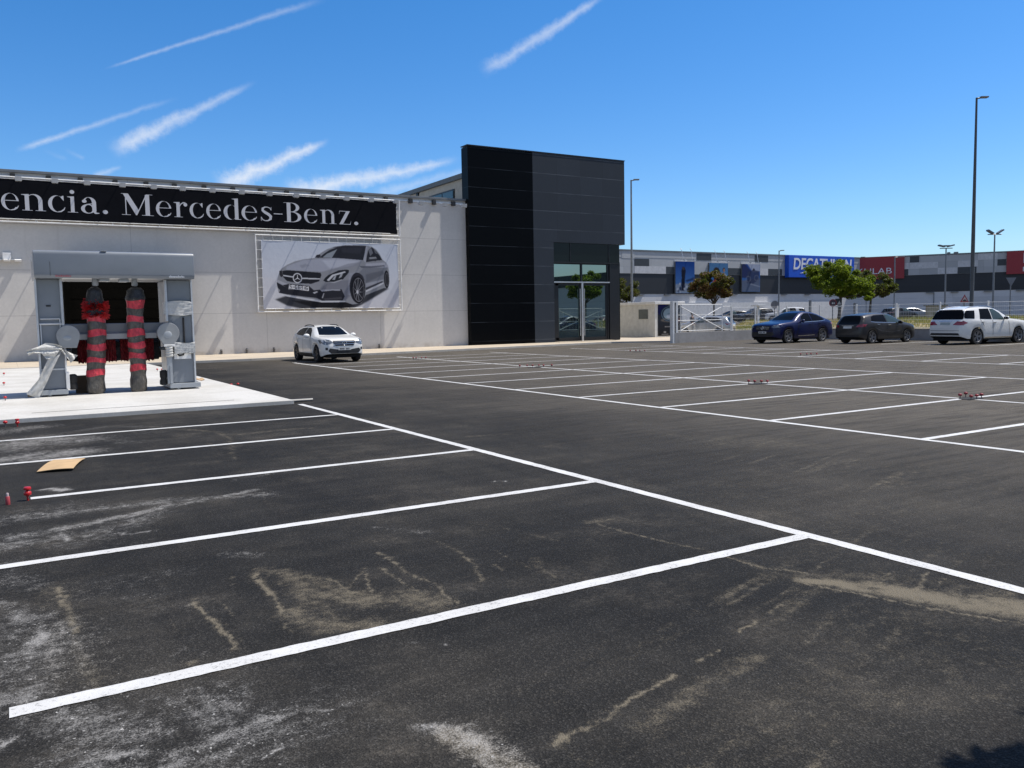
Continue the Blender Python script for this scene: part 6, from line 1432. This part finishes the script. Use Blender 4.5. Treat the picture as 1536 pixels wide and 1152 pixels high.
def tree(label, x, y, z, trunk_h, crown_c, crown_r, leafm, nclump, nleaf, size, seed, trunk_r=.11, lean=(0,0), name='tree', drop=.0, rdrop=0):
    r_ = np.random.default_rng(seed); o = thing(name, (x,y,z), label, 'tree')
    b = MB(); top = Vector((lean[0], lean[1], trunk_h)); b.tube([(0,0,-.3),(lean[0]*.2,lean[1]*.2,trunk_h*.35),(lean[0]*.6,lean[1]*.6,trunk_h*.7),tuple(top)], [trunk_r*1.3,trunk_r,trunk_r*.85,trunk_r*.7], 8)
    cl = []
    for k in range(nclump):
        d = r_.normal(size=3); d /= np.linalg.norm(d); q = r_.uniform(.35,1)**.5
        p = np.array(crown_c)+d*np.array(crown_r)*q*r_.uniform(.8,1.15); p[2] -= drop*max(0, (np.hypot(p[0],p[1])/max(crown_r[:2])-.5))
        p[2] -= rdrop*max(0, p[0]*rg_[0]+p[1]*rg_[1]-.5)
        cl.append(p)
    for p in cl[:max(9, nclump//4)]:
        mid = top.lerp(Vector(p), .5)+Vector((r_.normal()*.12, r_.normal()*.12, .12)); b.tube([tuple(top*.96), tuple(mid), tuple(p)], [trunk_r*.5,trunk_r*.25,.012], 5)
    b.build('trunk', M_BARK, o, smooth=60)
    n = nleaf; ci = r_.integers(0, nclump, n); C = np.array(cl)[ci]; cr = r_.uniform(.15,.36,nclump)[ci]*min(crown_r)
    dirs = r_.normal(size=(n,3)); dirs /= np.linalg.norm(dirs,axis=1)[:,None]; P = C+dirs*(cr*r_.uniform(.1,1.1,n)**.6)[:,None]*np.array([1.15,1.15,.8])
    t1 = r_.normal(size=(n,3)); t1[:,2] *= .6; t1 /= np.linalg.norm(t1,axis=1)[:,None]; t2 = np.cross(t1, r_.normal(size=(n,3))); t2 /= np.linalg.norm(t2,axis=1)[:,None]
    s_ = size*r_.uniform(.6,1.3,n)[:,None]; V = np.stack([P-t1*s_, P+t2*s_*.45, P+t1*s_, P-t2*s_*.45], 1).reshape(-1,3)
    b = MB(); b.v = [tuple(v) for v in V]; b.f = [(4*i,4*i+1,4*i+2,4*i+3) for i in range(n)]; cw = b.build('crown', leafm, o, fixn=False)
    a = cw.data.attributes.new('leaf', 'FLOAT_COLOR', 'POINT'); base = r_.uniform(0,1,nclump)[ci]*.6+r_.uniform(0,.4,n); col = np.zeros((n,4)); col[:,0] = base; col[:,3] = 1
    a.data.foreach_set('color', np.repeat(col,4,axis=0).ravel().astype(np.float32)); return o
def dpos(px, dep): x, y, _ = at_depth(px, 470, dep); return x, y
x, y = dpos(1071, 68); tree('round-headed tree with reddish and olive leaves behind the gate', x, y, 0, 2.5, (0,0,4.0), (1.75,1.75,1.15), M_LR, 60, 17000, .09, 11, .09, drop=.5)
x, y = dpos(1258, 66); tree('broad bright green tree on the street behind the blue and grey cars', x, y, .3, 2.6, (.2,0,4.15), (2.75,2.4,1.55), M_LG, 66, 22000, .105, 5, .14, (.25,0), drop=.9, rdrop=.42)
x, y = dpos(1304, 72); tree('dark olive tree half hidden behind the bright green tree', x, y, .3, 2.5, (.4,0,3.85), (2.1,2.1,1.25), M_LD, 60, 16000, .095, 23, .11, (.2,0), drop=.9)
x, y = dpos(938, 72); tree('dark tree half hidden behind the entrance block', x, y, 0, 2.2, (0,0,3.6), (1.15,1.3,1.35), M_LD, 34, 10000, .09, 31, .1)
tree('street tree with bright green leaves, mirrored in the glass doors', 52.0, 15.2, .3, 2.8, (0,0,4.4), (1.7,1.7,1.5), M_LG, 50, 9000, .14, 41, .12)
tree('garden tree with dark leaves standing off to the right, shading the near corner', 5.15, .72, 0, 2.6, (0,0,3.3), (.75,.62,.5), M_LD, 36, 5200, .075, 52, .06)

# ------------------------------------------------------------------ lamps, signs, cabinet
M_POLE = mat('pole_grey', (.075,.08,.085), .5, .3); M_POLE2 = mat('pole_galv', (.22,.23,.24), .5, .4)
def lamp(px, py, dep, ztop_px, label, zb=0, r0=.09, r1=.05, arm=1.3, m_=None, adir=(1,0)):
    x, y = dpos(px, dep); _, _, zt = at_depth(px, ztop_px, dep); L = zt-zb; o = thing('street_lamp', (x,y,zb), label, 'street lamp', 'street lamps')
    b = MB(); b.lathe([(r0*1.5,-.3),(r0*1.5,.12),(r0,.2),(r0*.9,L*.4),(r1,L)], 12); b.build('pole', m_ or M_POLE, o, smooth=40)
    ax, ay = adir; b = MB(); b.tube([(0,0,L-.05),(ax*arm*.45,ay*arm*.45,L+.0)], r1*.8, 6); b.build('arm', m_ or M_POLE, o)
    Mx = Matrix.Rotation(math.atan2(ay,ax), 4, 'Z'); b = MB(); b.cbox((arm*.68,0,L+.02), (arm*.75,.30,.09), Mx); b.build('lamp_head', M_POLE2, o, bevel=.03); return o
rg = (float(RGT[0]), float(RGT[1]))
lamp(1457, 400, 50, 153, 'tall thick grey lamp column behind the white SUV, single arm to the right', .3, .118, .055, .62, None, rg)
lamp(948, 400, 66, 272.5, 'slim lamp column just right of the entrance block', 0, .10, .06, .6, M_POLE2, rg)
lamp(1168, 400, 98, 376.5, 'slim distant lamp column left of the blue sign', .4, .09, .06, .55, M_POLE2, rg)
lamp(1341, 400, 112, 386, 'far lamp column beyond the dark olive tree', .5, .10, .08, 1.2, M_POLE2, rg); lamp(1299, 400, 150, 386, 'tiny far lamp above the left end of the red sign', .5, .08, .06, -1.0, M_POLE2, rg)
def flood(px, py, dep, label, heads):
    x, y = dpos(px, dep); _, _, zt = at_depth(px, py, dep); L = zt-.5; o = thing('floodlight_mast', (x,y,.5), label, 'floodlight mast', 'floodlight masts'); b = MB(); b.lathe([(.13,-.5),(.12,0),(.07,L)], 10); b.build('pole', M_POLE2, o, smooth=40)
    b = MB(); k = len(heads); b.tube([(-rg[0]*.75,-rg[1]*.75,L),(rg[0]*.75,rg[1]*.75,L)], .05, 6); b.build('crossarm', M_POLE2, o)
    for (a, tilt) in heads:
        Mx = Matrix.Translation((rg[0]*a, rg[1]*a, L+.28)) @ Matrix.Rotation(math.atan2(rg[1],rg[0]), 4, 'Z') @ Matrix.Rotation(tilt, 4, 'Y'); b = MB(); b.cbox((0,0,0),(.72,.5,.14),Mx); b.build('lamp_head', M_CAP, o)
    return o
flood(1417, 373, 100, 'distant mast with a ring of small lamps, left of the tall lamp column', [(-.55,.25),(.0,0),(.55,-.25)])
flood(1489, 352.5, 90, 'distant mast with two raised floodlights, right of the tall lamp column', [(-.5,.55),(.55,-.55)])
M_SG = mat('sign_grey', (.20,.21,.22), .5, .4); M_SRED = mat('traffic_red', (.28,.03,.04), .45); M_SGW = mat('traffic_white', (.60,.60,.60), .5)
def sign(name, px, pyc, dep, label, shape, size, front):
    x, y = dpos(px, dep); _, _, zc = at_depth(px, pyc, dep); zb = hz(x,y) if dep > 58 else .5; o = thing(name, (x,y,zb), label, 'road sign', None, -YAW); L = zc-zb
    b = MB(); b.tube([(0,.03,-.3),(0,.03,L+(.1 if shape != 'tri' else 0))], .04, 8); b.build('pole', M_POLE2, o)
    if shape == 'disc': P = [(size*math.cos(a), L+size*math.sin(a)) for a in np.linspace(0,2*math.pi,24,endpoint=False)]
    elif shape == 'tri': P = [(-size,L-size*.58),(size,L-size*.58),(0,L+size*1.15)]
    elif shape == 'inv': P = [(-size,L+size*.58),(size,L+size*.58),(0,L-size*1.15)]
    else: P = [(-size,L-size),(size,L-size),(size,L+size),(-size,L+size)]
    b = MB(); b.prism(P, 'y', -.03, -.005); b.build('plate', front[0], o)
    if len(front) > 1:
        c = (0, L-(.0 if shape != 'tri' else -.0)); k = front[2]; b = MB(); b.prism([(p[0]*k, c[1]+(p[1]-c[1])*k) for p in P], 'y', -.040, -.031); b.build('face', front[1], o)
    return o, L
sign('round_sign', 1162, 457, 70, 'grey back of a round sign above the blue SUV bonnet', 'disc', .33, [mat('sign_back_disc', (.27,.26,.28), .5, .2)])
o, L = sign('round_sign', 1249, 454.5, 64, 'round dark red sign beside the trunk of the bright green tree', 'disc', .29, [M_SRED, mat('dim_sign_face', (.06,.035,.05), .5), .82])
b = MB(); b.cbox((-.03,-.05,L-.02),(.10,.01,.12)); b.cbox((.09,-.05,L-.02),(.06,.01,.12)); b.build('symbol', M_SGW, o)
o, L = sign('square_sign', 1257.5, 453, 66, 'small square black and white sign touching the bright green tree', 'sq', .26, [mat('sign_black', (.03,.035,.05), .5)])
b = MB(); b.prism([(-.12,L-.2),(.2,L-.2),(.06,L+.1)], 'y', -.04, -.031); b.cbox((0,-.035,L-.35),(.5,.02,.09)); b.build('symbol', M_SGW, o)
o, L = sign('warning_sign', 1446, 449.5, 52, 'red bordered triangular road hump warning sign left of the tall lamp column', 'tri', .275, [M_SRED, mat('sign_pinkish', (.50,.40,.42), .5), .66])
b = MB(); b.prism([(-.12,L-.09)]+[(.12*-math.cos(a), L-.09+.10*math.sin(a)) for a in np.linspace(0,math.pi,8)]+[(.12,L-.09)], 'y', -.050, -.041); b.build('symbol', M_BLK, o)
sign('yield_sign', 1515, 421, 60, 'grey back of an inverted triangular give way sign at the right', 'inv', .37, [mat('sign_back_tri', (.19,.20,.22), .5, .3)])
x, y = dpos(1404, 57); cb_ = thing('utility_cabinet', (x,y,.3), 'beige utility cabinet behind the wall left of the white SUV', 'cabinet', None, -YAW)
b = MB(); b.box(-.58,.58,-.2,.3,0,1.62); b.build('body', mat('cabinet_beige', (.36,.33,.24), .7), cb_, bevel=.02); b = MB(); b.box(-.68,.66,-.3,.4,1.62,1.70); b.build('roof', mat('cabinet_roof', (.25,.23,.17), .7), cb_); b = MB(); b.box(-.30,.40,-.225,-.202,.15,1.2); b.build('door', mat('cabinet_door', (.24,.24,.16), .7), cb_)
for px, dep, zt, lb in ((1215,80,451,'dark square bollard post on the street behind the blue SUV'),(1345.5,56,458,'white slim post behind the dark grey hatchback'),(1282,80,455,'grey post behind the bright green tree trunk')):
    x, y = dpos(px, dep); _, _, z1 = at_depth(px, zt, dep); zb = hz(x,y); o = thing('street_post', (x,y,zb), lb, 'post'); b = MB(); b.box(-.09,.09,-.09,.09,-.3,z1-zb); b.box(-.11,.11,-.11,.11,z1-zb,z1-zb+.03); b.build('post', M_WHITE if 'white' in lb else M_POLE2, o)

# ------------------------------------------------------------------ person beyond the gate
x, y = dpos(1038, 62)
pr_ = thing('person', (x, y, 0), 'standing person in a dark top seen beyond the gate', 'person', None, rad(200))
def skin(name, J, E, m_, parent, sub=2):
    me = bpy.data.meshes.new(name); me.from_pydata([j[0] for j in J], E, []); o = bpy.data.objects.new(name, me); COL.objects.link(o); o.parent = parent
    md = o.modifiers.new('skin', 'SKIN'); me.skin_vertices[0].data[0].use_root = True
    for v, j in zip(me.skin_vertices[0].data, J): v.radius = (j[1], j[2] if len(j) > 2 else j[1])
    s_ = o.modifiers.new('sub', 'SUBSURF'); s_.levels = sub; s_.render_levels = sub; me.materials.append(m_); return o
J = [((0,0,.95),.15,.11),((0,0,1.18),.14,.10),((0,0,1.40),.17,.10),((0,0,1.50),.06),((0,.01,1.56),.055),((0,.02,1.66),.095,.11),((0,.02,1.75),.075,.085),
     ((.20,0,1.42),.06),((.25,.02,1.15),.045),((.24,.12,.95),.035),((-.20,0,1.42),.06),((-.25,.02,1.15),.045),((-.24,.12,.95),.035),
     ((.10,0,.88),.095),((.11,.01,.48),.06),((.11,-.01,.09),.04),((.11,.14,.04),.035),((-.10,0,.88),.095),((-.11,.01,.48),.06),((-.11,-.01,.09),.04),((-.11,.14,.04),.035)]
E_ = [(0,1),(1,2),(2,3),(3,4),(4,5),(5,6),(2,7),(7,8),(8,9),(2,10),(10,11),(11,12),(0,13),(13,14),(14,15),(15,16),(0,17),(17,18),(18,19),(19,20)]
skin('body', J, E_, mat('skin_tone', (.30,.17,.11), .6), pr_)
skin('jacket', [((0,0,1.02),.165,.125),((0,0,1.2),.155,.115),((0,0,1.41),.185,.115),((0,0,1.47),.08),((.21,0,1.42),.075),((.26,.02,1.15),.06),((.25,.11,.98),.05),((-.21,0,1.42),.075),((-.26,.02,1.15),.06),((-.25,.11,.98),.05)],
     [(0,1),(1,2),(2,3),(2,4),(4,5),(5,6),(2,7),(7,8),(8,9)], mat('dark_cloth', (.02,.022,.028), .8), pr_)
skin('trousers', [((0,0,.98),.155,.12),((.10,0,.86),.105),((.11,.01,.48),.075),((.11,-.01,.10),.06),((-.10,0,.86),.105),((-.11,.01,.48),.075),((-.11,-.01,.10),.06)], [(0,1),(1,2),(2,3),(0,4),(4,5),(5,6)], mat('pale_cloth', (.36,.36,.35), .8), pr_)
b = MB(); b.ell((0,.0,1.71), (.105,.115,.10), 14, 8); b.build('hair', M_BLK, pr_, smooth=60)
for s_ in (-1,1):
    for k, (dx_, ln) in enumerate(((-.024,.07),(-.008,.08),(.008,.078),(.024,.062))):
        b = MB(); p0 = Vector((s_*.24+dx_*.6, .135, .91)); b.tube([p0, p0+Vector((0,.012,-ln*.5)), p0+Vector((0,.004,-ln))], [.009,.008,.006], 6); b.build('finger', bpy.data.materials['skin_tone'], pr_)
    b = MB(); b.tube([(s_*.21,.14,.94),(s_*.20,.165,.90)], [.010,.008], 6); b.build('thumb', bpy.data.materials['skin_tone'], pr_)

# ------------------------------------------------------------------ dry verge behind the wall
M_EARTH = conc('verge_earth', (.34,.26,.13), (.25,.21,.09), .6)
def vz_(x, y):
    if x > 43.2: 
        q = (x-43.2)/9; e = min(1, max(0,(30.8-y)/1.5+1)); base = .5+.55*math.sin(math.pi*min(1,max(0,q*.62+.12)))
        return base+.10*(value_noise(np.array([x*.6]), np.array([y*.6]), 3)[0]-.5)
    return .5
def verge(name, x0, x1, y0, y1, zf, n=30):
    b = MB(); vs = []
    for j in range(n+1):
        for i in range(n+1): y = y0+(y1-y0)*j/n; xa = max(x0, 1.035*y+.3) if x0 < 43 else x0; x = xa+(x1-xa)*i/n; vs.append((x,y,zf(x,y)))
    k = len(vs); vs += [(x,y,-.2) for x,y,_ in vs]
    fs = [(j*(n+1)+i, j*(n+1)+i+1, (j+1)*(n+1)+i+1, (j+1)*(n+1)+i) for j in range(n) for i in range(n)]
    for i in range(n): fs += [(i,k+i,k+i+1,i+1), (n*(n+1)+i,n*(n+1)+i+1,k+n*(n+1)+i+1,k+n*(n+1)+i), (i*(n+1),(i+1)*(n+1),k+(i+1)*(n+1),k+i*(n+1)), (i*(n+1)+n,k+i*(n+1)+n,k+(i+1)*(n+1)+n,(i+1)*(n+1)+n)]
    b.add(vs, fs); return struct(b.build(name, M_EARTH, smooth=60))
verge('verge', 43.16, 50.5, -10, 36.8, vz_)
def vz2(x, y): return .55+.5*min(1,max(0,(y-37.7)/6))*min(1,max(0,(x-1.035*y)/1.5))+.08*(value_noise(np.array([x*.6]), np.array([y*.6]), 4)[0]-.5)
verge('verge', 39.6, 50.5, 37.56, 45, vz2, 20)
r_ = np.random.default_rng(4); n = 34000
X = np.where(r_.random(n) < .68, r_.uniform(43.3,50.3,n), r_.uniform(39.7,50.3,n)); Y = r_.uniform(2,45,n); Y = np.where(X < 43.3, r_.uniform(37.6,45,n), Y)
keep = (np.abs(Y-37.2) > .36) & ((X > 43.3) | (X > 1.035*Y+.35)) & ((Y < 37.2) | (X > 1.035*Y+.35)); X = X[keep]; Y = Y[keep]; n = len(X)
Z = np.array([vz_(a, c) if c < 36.9 else vz2(a, c) for a, c in zip(X, Y)])-.01
tuft = fbm(X*.9, Y*.9, 3, 8); hgt = (.10+.38*np.clip(tuft-.3,0,1))*r_.uniform(.6,1.3,n); an = r_.uniform(0,6.28,n); w = r_.uniform(.008,.022,n); ln = hgt*r_.uniform(-.5,.5,n)
V = np.zeros((n,3,3)); V[:,0] = np.stack([X-np.cos(an)*w, Y-np.sin(an)*w, Z],1); V[:,1] = np.stack([X+np.cos(an)*w, Y+np.sin(an)*w, Z],1); V[:,2] = np.stack([X+ln*np.sin(an), Y-ln*np.cos(an), Z+hgt],1)
b = MB(); b.v = [tuple(v) for v in V.reshape(-1,3)]; b.f = [(3*i,3*i+1,3*i+2) for i in range(n)]
gr_ = b.build('dry_grass', leaf_mat('dry_grass_blades', [(.42,.30,.13),(.36,.30,.11),(.17,.19,.05),(.48,.37,.18)], .35), fixn=False); tag(gr_, 'dry yellow and olive grass on the verge behind the low wall', 'grass', kind='stuff')
a = gr_.data.attributes.new('leaf', 'FLOAT_COLOR', 'POINT'); c = np.ones((n*3,4)); c[:,0] = np.repeat(np.clip(fbm(X*.35,Y*.35,3,21)*1.3-.2+r_.uniform(-.2,.2,n),0,1),3); a.data.foreach_set('color', c.ravel().astype(np.float32))
